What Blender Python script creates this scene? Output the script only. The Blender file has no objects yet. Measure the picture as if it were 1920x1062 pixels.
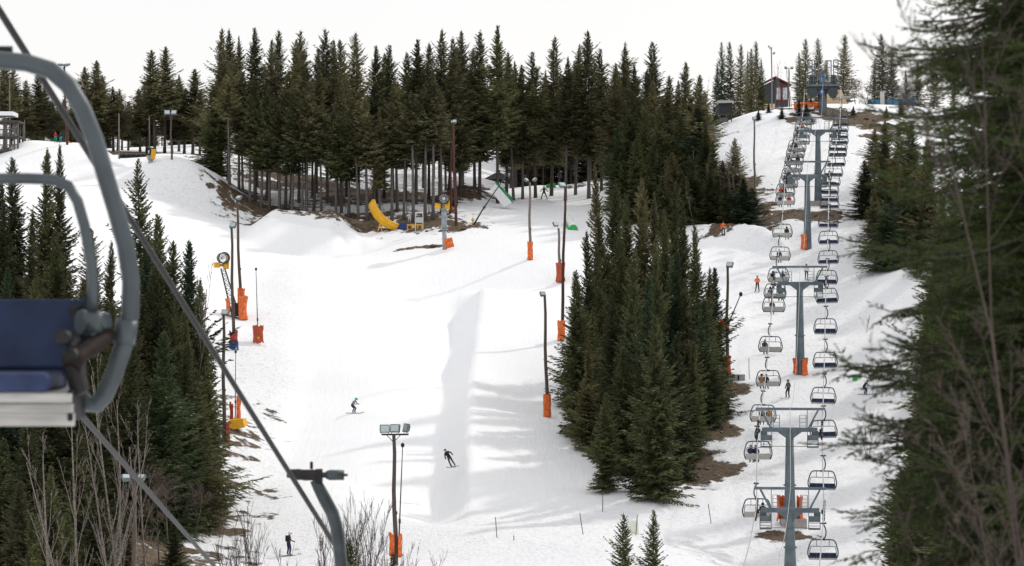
import bpy, math, random
import numpy as np
from mathutils import Vector, Matrix

# ---------------------------------------------------------------- camera, sky, sun
S = bpy.context.scene
COL = S.collection
F = 5000.0                      # focal length in photo pixels (1920 wide)
K = F / 3500.0                  # distances below are noted for a 3500 px focal length
PITCH = math.atan(69 / F)
cam = bpy.data.cameras.new('camera')
cam.lens = 36 * F / 1920
cam.clip_start = 0.5
cam.clip_end = 6000
cam.dof.use_dof = True
cam.dof.focus_distance = 270
cam.dof.aperture_fstop = 6.6
co = bpy.data.objects.new('camera', cam)
COL.objects.link(co)
co.location = (0, 0, 0)
co.rotation_euler = (math.pi / 2 + PITCH, 0, 0)
S.camera = co

SUN_AZ = math.radians(47)       # from +Y (ahead) towards +X (right)
SUN_EL = math.radians(38)
w = bpy.data.worlds.new('World')
S.world = w
w.use_nodes = True
nt = w.node_tree
nt.nodes.clear()
out = nt.nodes.new('ShaderNodeOutputWorld')
bg = nt.nodes.new('ShaderNodeBackground')
sky = nt.nodes.new('ShaderNodeTexSky')
sky.sky_type = 'NISHITA'
sky.sun_disc = False
sky.sun_elevation = SUN_EL
sky.sun_rotation = SUN_AZ
sky.air_density = 1.0
sky.dust_density = 3.0
bg.inputs[1].default_value = 0.1
veil = nt.nodes.new('ShaderNodeMixRGB')        # thin white cloud veil over the blue
veil.inputs[0].default_value = 0.9
geo = nt.nodes.new('ShaderNodeTexCoord')
no = nt.nodes.new('ShaderNodeTexNoise')
no.inputs['Scale'].default_value = 3
no.inputs['Detail'].default_value = 4
rp = nt.nodes.new('ShaderNodeValToRGB')
rp.color_ramp.elements[0].position = 0.3
rp.color_ramp.elements[0].color = (9.35, 9.3, 9.32, 1)
rp.color_ramp.elements[1].position = 0.75
rp.color_ramp.elements[1].color = (9.8, 9.62, 9.48, 1)
nt.links.new(geo.outputs['Generated'], no.inputs['Vector'])
nt.links.new(no.outputs['Fac'], rp.inputs[0])
nt.links.new(sky.outputs[0], veil.inputs[1])
nt.links.new(rp.outputs[0], veil.inputs[2])
nt.links.new(veil.outputs[0], bg.inputs[0])
nt.links.new(bg.outputs[0], out.inputs[0])
sl = bpy.data.lights.new('sun', 'SUN')
sl.energy = 1.6
sl.angle = math.radians(2.0)
sl.color = (1, 0.96, 0.9)
so = bpy.data.objects.new('sun', sl)
COL.objects.link(so)
sdir = Vector((math.sin(SUN_AZ) * math.cos(SUN_EL), math.cos(SUN_AZ) * math.cos(SUN_EL), math.sin(SUN_EL)))
so.rotation_euler = sdir.to_track_quat('Z', 'Y').to_euler()
so.location = sdir * 300
S.view_settings.view_transform = 'Standard'
S.view_settings.look = 'None'
S.view_settings.gamma = 1
S.view_settings.exposure = 0.13
S.cycles.max_bounces = 5
S.cycles.diffuse_bounces = 2
S.cycles.glossy_bounces = 2
S.cycles.transparent_max_bounces = 6
S.cycles.transmission_bounces = 3

# ---------------------------------------------------------------- pixel helpers
CP, SP = math.cos(PITCH), math.sin(PITCH)
def ray(px, py):
    u = (px - 960) / F; v = (531 - py) / F
    return u, CP - SP * v, SP + CP * v
def P(px, py, d):                 # the point seen at a photo pixel at depth d (in 3500-px units)
    x, y, z = ray(px, py)
    s = d * K / y
    return Vector((x * s, y * s, z * s))
def PR(px, py, Y):                # same with a true depth in metres
    return P(px, py, Y / K)

# ---------------------------------------------------------------- materials
MATS = {}
def mat(name, col, rough=0.6, metal=0.0, var=0.15, scale=8.0, col2=None, bump=0.0, spec=0.3, coord='Object', stretch=None):
    if name in MATS: return MATS[name]
    m = bpy.data.materials.new(name)
    m.use_nodes = True
    t = m.node_tree
    b = t.nodes['Principled BSDF']
    b.inputs['Roughness'].default_value = rough
    b.inputs['Metallic'].default_value = metal
    b.inputs['Specular IOR Level'].default_value = spec
    tc = t.nodes.new('ShaderNodeTexCoord')
    n = t.nodes.new('ShaderNodeTexNoise')
    n.inputs['Scale'].default_value = scale
    n.inputs['Detail'].default_value = 5
    src = tc.outputs[coord]
    if stretch:
        mp = t.nodes.new('ShaderNodeMapping')
        mp.inputs['Scale'].default_value = stretch
        t.links.new(src, mp.inputs[0]); src = mp.outputs[0]
    t.links.new(src, n.inputs['Vector'])
    r = t.nodes.new('ShaderNodeValToRGB')
    r.color_ramp.elements[0].position = 0.35
    r.color_ramp.elements[1].position = 0.68
    c2 = col2 if col2 else tuple(c * (1 + var) for c in col)
    c1 = col if col2 else tuple(c * (1 - var) for c in col)
    r.color_ramp.elements[0].color = (*c1, 1)
    r.color_ramp.elements[1].color = (*c2, 1)
    t.links.new(n.outputs['Fac'], r.inputs[0])
    t.links.new(r.outputs[0], b.inputs['Base Color'])
    if bump:
        bn = t.nodes.new('ShaderNodeBump')
        bn.inputs['Strength'].default_value = bump
        bn.inputs['Distance'].default_value = 0.05
        t.links.new(n.outputs['Fac'], bn.inputs['Height'])
        t.links.new(bn.outputs[0], b.inputs['Normal'])
    MATS[name] = m
    return m

def foliage_mat(name, dark, light, trans=0.25):
    m = bpy.data.materials.new(name)
    m.use_nodes = True
    t = m.node_tree
    b = t.nodes['Principled BSDF']
    b.inputs['Roughness'].default_value = 0.7
    b.inputs['Specular IOR Level'].default_value = 0.25
    tc = t.nodes.new('ShaderNodeTexCoord')
    oi = t.nodes.new('ShaderNodeObjectInfo')
    n = t.nodes.new('ShaderNodeTexNoise')
    n.inputs['Scale'].default_value = 0.55
    n.inputs['Detail'].default_value = 6
    n.inputs['Roughness'].default_value = 0.7
    t.links.new(tc.outputs['Object'], n.inputs['Vector'])
    ad = t.nodes.new('ShaderNodeMath'); ad.operation = 'MULTIPLY_ADD'
    ad.inputs[1].default_value = 0.45; ad.inputs[2].default_value = -0.22
    t.links.new(oi.outputs['Random'], ad.inputs[0])
    sm = t.nodes.new('ShaderNodeMath'); sm.operation = 'ADD'
    t.links.new(ad.outputs[0], sm.inputs[0]); t.links.new(n.outputs['Fac'], sm.inputs[1])
    gi = t.nodes.new('ShaderNodeNewGeometry')
    s2 = t.nodes.new('ShaderNodeMath'); s2.operation = 'MULTIPLY_ADD'; s2.inputs[1].default_value = 0.5
    t.links.new(gi.outputs['Random Per Island'], s2.inputs[0]); t.links.new(sm.outputs[0], s2.inputs[2])
    s3 = t.nodes.new('ShaderNodeMath'); s3.operation = 'SUBTRACT'; s3.inputs[1].default_value = 0.25
    t.links.new(s2.outputs[0], s3.inputs[0]); sm = s3
    r = t.nodes.new('ShaderNodeValToRGB')
    r.color_ramp.elements[0].position = 0.3; r.color_ramp.elements[0].color = (*dark, 1)
    r.color_ramp.elements[1].position = 0.75; r.color_ramp.elements[1].color = (*light, 1)
    t.links.new(sm.outputs[0], r.inputs[0])
    t.links.new(r.outputs[0], b.inputs['Base Color'])
    tr = t.nodes.new('ShaderNodeBsdfTranslucent')
    t.links.new(r.outputs[0], tr.inputs[0])
    mx = t.nodes.new('ShaderNodeMixShader'); mx.inputs[0].default_value = trans
    t.links.new(b.outputs[0], mx.inputs[1]); t.links.new(tr.outputs[0], mx.inputs[2])
    t.links.new(mx.outputs[0], t.nodes['Material Output'].inputs[0])
    return m

M = {
 'galv': mat('galvanised steel', (0.062, 0.078, 0.086), 0.42, 0.2, 0.18, 5, spec=0.5),
 'tower': mat('blue grey painted steel', (0.13, 0.165, 0.185), 0.55, 0.2, 0.2, 1.5),
 'steel': mat('worn steel', (0.055, 0.066, 0.072), 0.5, 0.2, 0.3, 6),
 'darksteel': mat('dark oily steel', (0.022, 0.020, 0.019), 0.5, 0.2, 0.35, 12),
 'rust': mat('rusty steel', (0.022, 0.015, 0.012), 0.7, 0.4, 0.4, 10),
 'navy': mat('navy seat plastic', (0.012, 0.024, 0.066), 0.62, 0, 0.3, 6),
 'navy2': mat('worn navy cushion', (0.022, 0.038, 0.098), 0.55, 0, 0.3, 7),
 'slat': mat('weathered pale boards', (0.44, 0.43, 0.41), 0.7, 0, 0.18, 4, bump=0.2, stretch=(1, 8, 8)),
 'black': mat('black rubber', (0.012, 0.012, 0.013), 0.6, 0, 0.3, 10),
 'rope': mat('steel rope', (0.026, 0.026, 0.028), 0.6, 0.1, 0.35, 40),
 'ropelight': mat('bright steel rope', (0.42, 0.42, 0.42), 0.5, 0.1, 0.2, 40),
 'pole': mat('old timber pole', (0.095, 0.072, 0.062), 0.85, 0, 0.3, 2.5, bump=0.3, stretch=(6, 6, 0.6)),
 'polered': mat('tarred reddish pole', (0.075, 0.035, 0.028), 0.8, 0, 0.3, 2.5, stretch=(6, 6, 0.6)),
 'polegrey': mat('grey weathered pole', (0.17, 0.15, 0.14), 0.85, 0, 0.25, 2.5, stretch=(6, 6, 0.6)),
 'orange': mat('orange padding', (0.70, 0.15, 0.04), 0.65, 0, 0.35, 4, bump=1.0),
 'redpad': mat('faded red padding', (0.36, 0.035, 0.03), 0.65, 0, 0.2, 3, bump=0.5),
 'rustpad': mat('dull orange padding', (0.42, 0.08, 0.035), 0.7, 0, 0.25, 3, bump=0.5),
 'yellow': mat('yellow plastic', (0.72, 0.38, 0.02), 0.45, 0, 0.12, 3),
 'blue': mat('blue tarpaulin', (0.02, 0.05, 0.17), 0.6, 0, 0.25, 4, bump=0.5),
 'green': mat('green ramp board', (0.03, 0.22, 0.10), 0.5, 0, 0.2, 2),
 'green2': mat('bright green paint', (0.03, 0.36, 0.08), 0.45, 0, 0.15, 3),
 'white': mat('white painted metal', (0.7, 0.7, 0.7), 0.5, 0, 0.06, 5),
 'glass': mat('lamp glass', (0.45, 0.52, 0.54), 0.15, 0.1, 0.12, 6, spec=0.8),
 'lampbody': mat('lamp housing', (0.16, 0.19, 0.2), 0.5, 0.3, 0.2, 5),
 'win': mat('window glass', (0.33, 0.38, 0.4), 0.1, 0.2, 0.25, 3, spec=0.9),
 'hutwall': mat('dark stained boards', (0.035, 0.038, 0.045), 0.8, 0, 0.3, 3, stretch=(8, 8, 0.5)),
 'hutred': mat('red painted trim', (0.13, 0.016, 0.02), 0.65, 0, 0.2, 4),
 'tan': mat('plywood panel', (0.50, 0.37, 0.23), 0.75, 0, 0.12, 2),
 'concrete': mat('concrete', (0.33, 0.31, 0.29), 0.9, 0, 0.15, 3),
 'darkwood': mat('dark weathered wood', (0.07, 0.062, 0.058), 0.85, 0, 0.35, 3, stretch=(4, 4, 1)),
 'greywood': mat('silver weathered wood', (0.12, 0.115, 0.11), 0.85, 0, 0.3, 3, stretch=(4, 4, 1)),
 'roofsnow': mat('snow on a roof', (0.8, 0.81, 0.83), 0.9, 0, 0.03, 3),
 'bluefence': mat('blue fence mesh', (0.05, 0.17, 0.27), 0.7, 0, 0.3, 2),
 'bark': mat('spruce bark', (0.085, 0.07, 0.06), 0.9, 0, 0.35, 3, bump=0.5, stretch=(5, 5, 0.8)),
 'barkgrey': mat('grey spruce bark', (0.12, 0.11, 0.105), 0.9, 0, 0.35, 3, bump=0.5, stretch=(5, 5, 0.8)),
 'birch': mat('birch bark', (0.10, 0.08, 0.07), 0.8, 0, 0.2, 3, col2=(0.25, 0.215, 0.19), stretch=(2, 2, 5)),
 'twig': mat('bare twigs', (0.13, 0.1, 0.085), 0.9, 0, 0.3, 2),
 'twigdark': mat('dark bare twigs', (0.07, 0.052, 0.045), 0.9, 0, 0.3, 2),
 'rock': mat('brown bank earth', (0.08, 0.055, 0.04), 0.95, 0, 0.5, 3, col2=(0.2, 0.15, 0.11), bump=1.0),
}
FOL = {
 'dark': foliage_mat('dark spruce needles', (0.032, 0.040, 0.017), (0.140, 0.150, 0.062)),
 'olive': foliage_mat('olive spruce needles', (0.058, 0.060, 0.030), (0.205, 0.188, 0.092), 0.34),
 'blue': foliage_mat('blue green spruce needles', (0.022, 0.040, 0.020), (0.085, 0.115, 0.05)),
 'near': foliage_mat('near spruce needles', (0.012, 0.022, 0.006), (0.085, 0.125, 0.026), 0.2),
}

# ---------------------------------------------------------------- object helpers
def tag(o, label=None, cat=None, group=None, kind=None):
    if label: o['label'] = label
    if cat: o['category'] = cat
    if group: o['group'] = group
    if kind: o['kind'] = kind
    return o
def thing(name, label, cat, loc=(0, 0, 0), rz=0.0, group=None, scale=None):
    o = bpy.data.objects.new(name, None)
    o.empty_display_size = 0.3
    COL.objects.link(o)
    o.location = loc
    o.rotation_euler = (0, 0, rz)
    if scale: o.scale = scale
    return tag(o, label, cat, group)
class MB:
    def __init__(s): s.v = []; s.f = []; s.sm = []; s.mi = []; s.cur = 0
    def add(s, vs, fs, smooth=False):
        b = len(s.v)
        s.v.extend([tuple(v) for v in vs])
        for f in fs:
            s.f.append(tuple(i + b for i in f)); s.sm.append(smooth); s.mi.append(s.cur)
    def box(s, c, size, R=None, taper=1.0):
        hx, hy, hz = size[0] / 2, size[1] / 2, size[2] / 2
        vs = []
        for z in (-1, 1):
            k = taper if z > 0 else 1
            for x, y in ((-1, -1), (1, -1), (1, 1), (-1, 1)):
                v = Vector((x * hx * k, y * hy * k, z * hz))
                if R is not None: v = R @ v
                vs.append(v + Vector(c))
        s.add(vs, [(3, 2, 1, 0), (4, 5, 6, 7), (0, 1, 5, 4), (1, 2, 6, 5), (2, 3, 7, 6), (3, 0, 4, 7)])
    def bar(s, a, b, wx, wy=None, up=Vector((0, 0, 1))):
        a = Vector(a); b = Vector(b); d = b - a; L = d.length
        wy = wy or wx
        z = d.normalized(); x = z.cross(up)
        if x.length < 1e-4: x = Vector((1, 0, 0))
        x.normalize(); y = z.cross(x)
        R = Matrix((x, y, z)).transposed()
        s.box((a + b) / 2, (wx, wy, L), R)
    def tube(s, pts, r, n=8, caps=True, smooth=True):
        pts = [Vector(p) for p in pts]
        rr = r if isinstance(r, (list, tuple)) else [r] * len(pts)
        d0 = (pts[1] - pts[0]).normalized()
        up = Vector((0, 0, 1)) if abs(d0.z) < 0.9 else Vector((1, 0, 0))
        x = d0.cross(up).normalized()
        vs = []
        for i, p in enumerate(pts):
            if i == 0: d = pts[1] - pts[0]
            elif i == len(pts) - 1: d = pts[-1] - pts[-2]
            else: d = pts[i + 1] - pts[i - 1]
            d.normalize()
            x = (x - d * x.dot(d)).normalized(); y = d.cross(x)
            for k in range(n):
                a = 2 * math.pi * k / n
                vs.append(p + (x * math.cos(a) + y * math.sin(a)) * rr[i])
        fs = []
        for i in range(len(pts) - 1):
            for k in range(n):
                k2 = (k + 1) % n
                fs.append((i * n + k, i * n + k2, (i + 1) * n + k2, (i + 1) * n + k))
        s.add(vs, fs, smooth)
        if caps:
            s.f.append(tuple(len(s.v) - len(vs) + k for k in reversed(range(n)))); s.sm.append(False); s.mi.append(s.cur)
            s.f.append(tuple(len(s.v) - n + k for k in range(n))); s.sm.append(False); s.mi.append(s.cur)
    def ball(s, c, r, n=8, sc=(1, 1, 1)):
        c = Vector(c); vs = []; fs = []
        m = n // 2 + 1
        for i in range(m + 1):
            th = math.pi * i / m
            for k in range(n):
                a = 2 * math.pi * k / n
                vs.append(c + Vector((math.sin(th) * math.cos(a) * sc[0], math.sin(th) * math.sin(a) * sc[1], math.cos(th) * sc[2])) * r)
        for i in range(m):
            for k in range(n):
                k2 = (k + 1) % n
                fs.append((i * n + k, (i + 1) * n + k, (i + 1) * n + k2, i * n + k2))
        s.add(vs, fs, True)
    def mesh(s, name, mats):
        me = bpy.data.meshes.new(name)
        me.from_pydata(s.v, [], s.f)
        for m in (mats if isinstance(mats, (list, tuple)) else [mats]): me.materials.append(m)
        me.polygons.foreach_set('use_smooth', s.sm)
        me.polygons.foreach_set('material_index', s.mi)
        me.update()
        return me
    def build(s, name, mats, parent=None, bevel=0):
        o = bpy.data.objects.new(name, s.mesh(name, mats))
        COL.objects.link(o)
        if parent: o.parent = parent
        if bevel:
            b = o.modifiers.new('bevel', 'BEVEL'); b.width = bevel; b.segments = 2; b.limit_method = 'ANGLE'
        return o
def npmesh(name, V, Fq, mt, smooth=False):
    """V (n,3) array, Fq (m,k) array"""
    me = bpy.data.meshes.new(name)
    k = Fq.shape[1]
    me.vertices.add(len(V)); me.vertices.foreach_set('co', V.astype(np.float32).ravel())
    me.loops.add(Fq.size); me.loops.foreach_set('vertex_index', Fq.astype(np.int32).ravel())
    me.polygons.add(len(Fq))
    me.polygons.foreach_set('loop_start', np.arange(0, Fq.size, k, dtype=np.int32))
    try: me.polygons.foreach_set('loop_total', np.full(len(Fq), k, dtype=np.int32))
    except Exception: pass
    if smooth: me.polygons.foreach_set('use_smooth', np.ones(len(Fq), dtype=bool))
    me.materials.append(mt)
    me.update(calc_edges=True)
    return me
def link(name, me, parent=None):
    o = bpy.data.objects.new(name, me); COL.objects.link(o)
    if parent: o.parent = parent
    return o
def copy_tree(o, parent=None):
    c = o.copy(); COL.objects.link(c)
    if parent: c.parent = parent
    for ch in o.children: copy_tree(ch, c)
    return c
ORD = ['first', 'second', 'third', 'fourth', 'fifth', 'sixth', 'seventh', 'eighth', 'ninth', 'tenth', 'eleventh', 'twelfth', 'thirteenth', 'fourteenth', 'fifteenth', 'sixteenth', 'seventeenth', 'eighteenth', 'nineteenth']
def ordw(n):
    if n < 20: return ORD[n - 1]
    t = {2: 'twent', 3: 'thirt', 4: 'fort', 5: 'fift'}[n // 10]
    return t + 'ieth' if n % 10 == 0 else t + 'y-' + ORD[n % 10 - 1]

# ---------------------------------------------------------------- ground
def sst(t): t = np.clip(t, 0, 1); return t * t * (3 - 2 * t)
def lin(t): return np.clip(t, 0, 1)
def fbm(X, Y, s, seed):
    r = np.random.RandomState(seed); z = 0
    for i in range(7):
        a = r.uniform(0, 6.28); k = 2 * np.pi / (s * r.uniform(0.5, 1.6))
        z = z + np.sin((X * np.cos(a) + Y * np.sin(a)) * k + r.uniform(0, 6.28))
    return z / 7
def feat(X, Y):
    z = np.zeros_like(X * 1.0)
    # long hip: steep shaded face on the left, gentle fall to the right
    xb = -6.7 + 0.25 * np.sin(Y * 0.07)
    wdt = 3.1 + 0 * Y
    wall = lin((X - xb) / wdt) ** 1.25 * (1 - sst(lin((X - xb - wdt + 4) / 30)))
    z += 3.7 * wall * sst((Y - 205) / 15) * (1 - lin((Y - 291) / 7))
    # kicker table beside the run
    cx, cy = -25.0, 318.0
    z += 2.9 * lin((6.9 - np.abs(X - cx)) / 3.2) * lin((Y - cy + 7.5) / 5.0) * (1 - sst((Y - cy - 3) / 9))
    # start mound with the two riders
    z += 3.4 * sst((11 - np.abs(X + 58.2)) / 8) * sst((Y - 326) / 12) * (1 - sst((Y - 345) / 12))
    # mound left of the forest
    z += 1.7 * sst((9 - np.abs(X + 40.5)) / 6) * sst((Y - 322) / 9) * (1 - sst((Y - 340) / 10))
    # mound of snow right of the kicker
    z += 1.0 * sst((3 - np.abs(X + 18.2)) / 3) * sst((4 - np.abs(Y - 318)) / 4)
    # pushed-up banks at the upper crest
    z += 1.6 * sst((5 - np.abs(X + 6)) / 5) * sst((9 - np.abs(Y - 352)) / 7)
    z += 1.2 * sst((12 - np.abs(X - 8)) / 8) * sst((8 - np.abs(Y - 372)) / 6)
    # ridge between the tree island and the lift
    z += 1.6 * sst((4.5 - np.abs((Y - 312) + 0.9 * (X - 25))) / 4.5) * sst((8 - np.abs(X - 24.5)) / 4)
    # bank edges of the run
    z += 1.4 * sst((-19 - X) / 7) * sst((Y - 200) / 30) * (1 - sst((Y - 290) / 20)) * (1 - sst((-30 - X) / 10))
    z += 0.22 * fbm(X, Y, 24, 3) + 0.07 * fbm(X, Y, 7, 5)
    return z
CTRL = [  # photo pixel, depth
 (400,1050,134),(700,1050,134),(1000,1050,135),(1300,1050,135),(1480,1085,139),(1700,1050,136),(540,1047,136),
 (700,985,144),(950,985,144),(1200,985,144),(1480,985,146),(1620,985,147),
 (450,940,150),(700,940,151),(880,940,151),(1100,940,151),(1240,945,149),(1400,930,152),
 (450,870,160),(700,870,160),(1000,870,160),(1380,870,160),(1560,870,160),
 (450,780,172),(663,778,174),(790,780,174),(1025,783,174),(1400,780,170),(1560,780,171),(1200,790,170),
 (450,705,181),(700,705,183),(1000,705,184),(1363,708,180),(1500,705,180),(1620,705,180),
 (480,620,192),(700,620,194),(950,620,195),(1050,625,193),(1420,620,192),(1560,620,193),
 (450,549,203),(640,549,205),(930,549,206),(1050,549,204),(1420,549,204),(1580,549,204),
 (450,488,212),(600,488,213),(800,488,215),(994,488,214),(1200,490,212),(1500,488,212),(1600,488,212),
 (420,430,221),(640,440,222),(835,465,218),(1070,432,226),(1250,440,222),(1520,425,218),(1600,420,220),
 (330,380,226),(400,385,229),(900,390,236),(1000,390,240),(1530,385,226),(1430,400,224),
 (1080,354,262),(980,356,256),(880,352,250),(1180,365,245),(1300,370,235),
 (420,345,240),(480,380,235),(560,405,230),(700,430,226),(860,425,226),(620,350,250),(760,370,248),
 (920,262,300),(500,300,270),(650,312,270),(800,290,285),(1050,350,292),(1150,350,282),(1000,352,282),(1100,352,275),
 (350,294,232.5),(250,312,246),(104,270,236),(20,318,230),(200,365,222),(150,335,230),(380,300,250),
 (1350,234,262),(1430,206,263),(1490,202,264),(1400,300,240),(1470,258,250),(1560,300,240),(1600,235,258),
 (1640,203,264),(1700,200,268),(1800,215,268),(1900,230,268),(1330,300,245),
 (370,950,147),(300,1040,130),(180,1040,126),(50,1000,126),(0,900,140),(150,800,155),(250,700,168),(350,600,186),(100,500,195),(200,450,206),(20,420,208),
 (1700,500,200),(1700,700,178),(1850,900,150),(1850,600,185),(1850,400,225),
]
pts = [P(*c) for c in CTRL]
for X_, Y_, Z_ in [(0,0,-14),(-60,0,-12),(60,0,-10),(0,60,-17),(-50,70,-18),(50,70,-17),(0,130,-21),(-50,130,-20),(50,130,-19),(-20,165,-22),(20,165,-21.5),
                   (-120,0,-10),(120,0,-6),(-120,150,-14),(120,150,-10),(-120,300,14),(120,300,14),(-110,400,24),(110,400,29),
                   (0,470,31),(-60,460,27),(60,460,29),(-120,520,28),(120,520,29),(0,560,31),(34,405,30),(20,410,30)]:
    pts.append(Vector((X_, Y_, Z_)))
PX = np.array([p.x for p in pts]); PY = np.array([p.y for p in pts]); PZ = np.array([p.z for p in pts])
PZ = PZ - feat(PX, PY)
def kern(r2): return np.where(r2 > 0, r2 * np.log(r2 + 1e-12), 0.0)
SC = 100.0
n_ = len(PX)
A = kern(((PX[:, None] - PX) / SC) ** 2 + ((PY[:, None] - PY) / SC) ** 2) + np.eye(n_) * 2e-3
B = np.zeros((n_ + 3, n_ + 3)); B[:n_, :n_] = A
Q = np.stack([np.ones(n_), PX / SC, PY / SC], 1); B[:n_, n_:] = Q; B[n_:, :n_] = Q.T
W = np.linalg.solve(B, np.concatenate([PZ, np.zeros(3)]))
def H(X, Y):
    X = np.asarray(X, dtype=float); Y = np.asarray(Y, dtype=float)
    Xc = np.clip(X, -125, 125); Yc = np.clip(Y, -20, 560)
    sh = X.shape; x = Xc.ravel(); y = Yc.ravel(); z = np.empty_like(x)
    for i in range(0, len(x), 60000):
        a = x[i:i + 60000]; b = y[i:i + 60000]
        z[i:i + 60000] = kern(((a[:, None] - PX) / SC) ** 2 + ((b[:, None] - PY) / SC) ** 2) @ W[:n_] + W[n_] + W[n_ + 1] * a / SC + W[n_ + 2] * b / SC
    z = z.reshape(sh) + feat(Xc, Yc)
    return z - 0.04 * np.maximum(Y - 560, 0)
def h1(x, y): return float(H(np.array([x]), np.array([y]))[0])
def G(px, py, y0=185.0, y1=560.0):        # where the line of sight meets the snow
    x, y, z = ray(px, py)
    Y = np.arange(y0, y1, 0.5); s = Y / y
    g = H(x * s, Y); zz = z * s
    idx = np.nonzero(g > zz)[0]
    if len(idx) == 0: i = len(Y) - 1
    else: i = idx[0]
    s = Y[i] / y
    return Vector((x * s, Y[i], float(g[i])))
def GD(px, d, sink=0.0):                   # ground under a pixel column at a given depth
    Y = d * K; x = (px - 960) / F * Y
    return Vector((x, Y, h1(x, Y) - sink))

def axis(a, b, st, far, grow):
    c = list(np.arange(a, b + 1e-6, st)); s = st
    lo = []; v = a
    while v > -far: s *= grow; v -= s; lo.append(v)
    hi = []; v = c[-1]; s = st
    while v < far: s *= grow; v += s; hi.append(v)
    return np.array(lo[::-1] + c + hi)
gx = axis(-95, 95, 0.55, 560, 1.3)
gy = axis(185, 420, 0.6, 800, 1.3)
GX, GY = np.meshgrid(gx, gy)
GZ = H(GX, GY)
# ragged thin snow and bare earth: pixel, depth, radii in metres
BARE = [(462,350,240,3.5,6),(520,385,232,9,9),(600,410,229,10,8),(690,418,229,9,8),(780,415,228,9,8),(850,425,226,4,5),(720,372,246,16,12),(560,350,250,13,9),(1000,340,268,14,8),
        (1160,345,262,12,10),(1240,380,240,9,14),(1330,380,232,8,13),(1420,400,224,5,7),(1395,440,219,5,4),(1455,385,224,3,3),(1540,402,222,4.6,4),(1500,398,223,3.5,3),
        (1490,205,263,6,2.0),(1560,208,262,5,3),(1620,225,260,6,6),(1680,235,257,7,5),(1650,262,252,4,4),(1500,235,257,2.5,3),
        (1325,800,168,2.8,10),(1366,722,177,2.8,2.6),(1290,870,158,2.8,6),(1235,830,164,6,12),(1290,850,160,5,9),(1180,850,162,4,6),(355,985,142,4.5,5),(330,940,148,5,8),(780,462,219,4.2,0.9),
        (1480,997,144.5,3.0,1.2),(250,300,262,30,9),(100,296,262,30,9),(1640,430,219,2,4),(150,800,155,16,40),(100,1000,128,17,22)]
bare = np.zeros_like(GX)
for px, py, d, rx, ry in BARE:
    p = P(px, py, d)
    q = 1.0 * (1 - ((GX - p.x) / (rx * 1.15)) ** 2 - ((GY - p.y) / (ry * 1.15)) ** 2)
    bare = np.maximum(bare, np.clip(q, 0, 1.0))
ROUGH = [(1560,620,192,8,60),(1450,860,160,7,24),(1300,1010,141,50,12),(700,1030,138,30,9),(440,800,170,4,60),(400,930,150,6,22),(1640,350,235,12,40),(860,400,232,5,9),(1400,260,250,10,14),(500,380,236,16,10),(350,370,228,9,5),(1900,650,185,14,60)]
rough = np.zeros_like(GX)
for px, py, d, rx, ry in ROUGH:
    p = P(px, py, d)
    q = 1.2 * (1 - ((GX - p.x) / (rx * 1.3)) ** 2 - ((GY - p.y) / (ry * 1.3)) ** 2)
    rough = np.maximum(rough, np.clip(q, 0, 1.0))
rs = np.random.RandomState(8)
GZ = GZ + rough * 0.10 * (rs.rand(*GX.shape) - 0.5) + bare * 0.3 * (rs.rand(*GX.shape) - 0.6)
ny, nx = GX.shape
idx = np.arange(ny * nx).reshape(ny, nx)
fq = np.stack([idx[:-1, :-1], idx[:-1, 1:], idx[1:, 1:], idx[1:, :-1]], -1).reshape(-1, 4)
sm = bpy.data.materials.new('spring snow')
sm.use_nodes = True
t = sm.node_tree; b = t.nodes['Principled BSDF']
b.inputs['Roughness'].default_value = 0.75
b.inputs['Specular IOR Level'].default_value = 0.15
def N(typ, **kw):
    n = t.nodes.new(typ)
    for k, v in kw.items(): n.inputs[k].default_value = v
    return n
tc = N('ShaderNodeTexCoord')
at = N('ShaderNodeAttribute'); at.attribute_name = 'bare'
ar = N('ShaderNodeAttribute'); ar.attribute_name = 'rough'
n1 = N('ShaderNodeTexNoise', Scale=0.55, Detail=9, Roughness=0.66)
n2 = N('ShaderNodeTexNoise', Scale=2.4, Detail=6, Roughness=0.7)
n3 = N('ShaderNodeTexNoise', Scale=0.06, Detail=4)
for n in (n1, n2, n3): t.links.new(tc.outputs['Object'], n.inputs['Vector'])
def math_(op, a, b_=None, c=None):
    n = t.nodes.new('ShaderNodeMath'); n.operation = op
    for i, v in enumerate((a, b_, c)):
        if v is None: continue
        if isinstance(v, (int, float)): n.inputs[i].default_value = v
        else: t.links.new(v, n.inputs[i])
    return n.outputs[0]
n4 = N('ShaderNodeTexNoise', Scale=0.16, Detail=5, Roughness=0.6)
t.links.new(tc.outputs['Object'], n4.inputs['Vector'])
k0 = math_('MULTIPLY_ADD', n4.outputs['Fac'], 3.0, -1.5)
k1 = math_('MULTIPLY_ADD', n1.outputs['Fac'], 3.0, -1.5)
k3 = math_('ADD', k0, k1)
k2 = math_('MULTIPLY_ADD', at.outputs['Fac'], 1.25, k3)
msk = t.nodes.new('ShaderNodeMapRange'); msk.inputs[1].default_value = 0.62; msk.inputs[2].default_value = 0.80
t.links.new(k2, msk.inputs[0])
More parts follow.
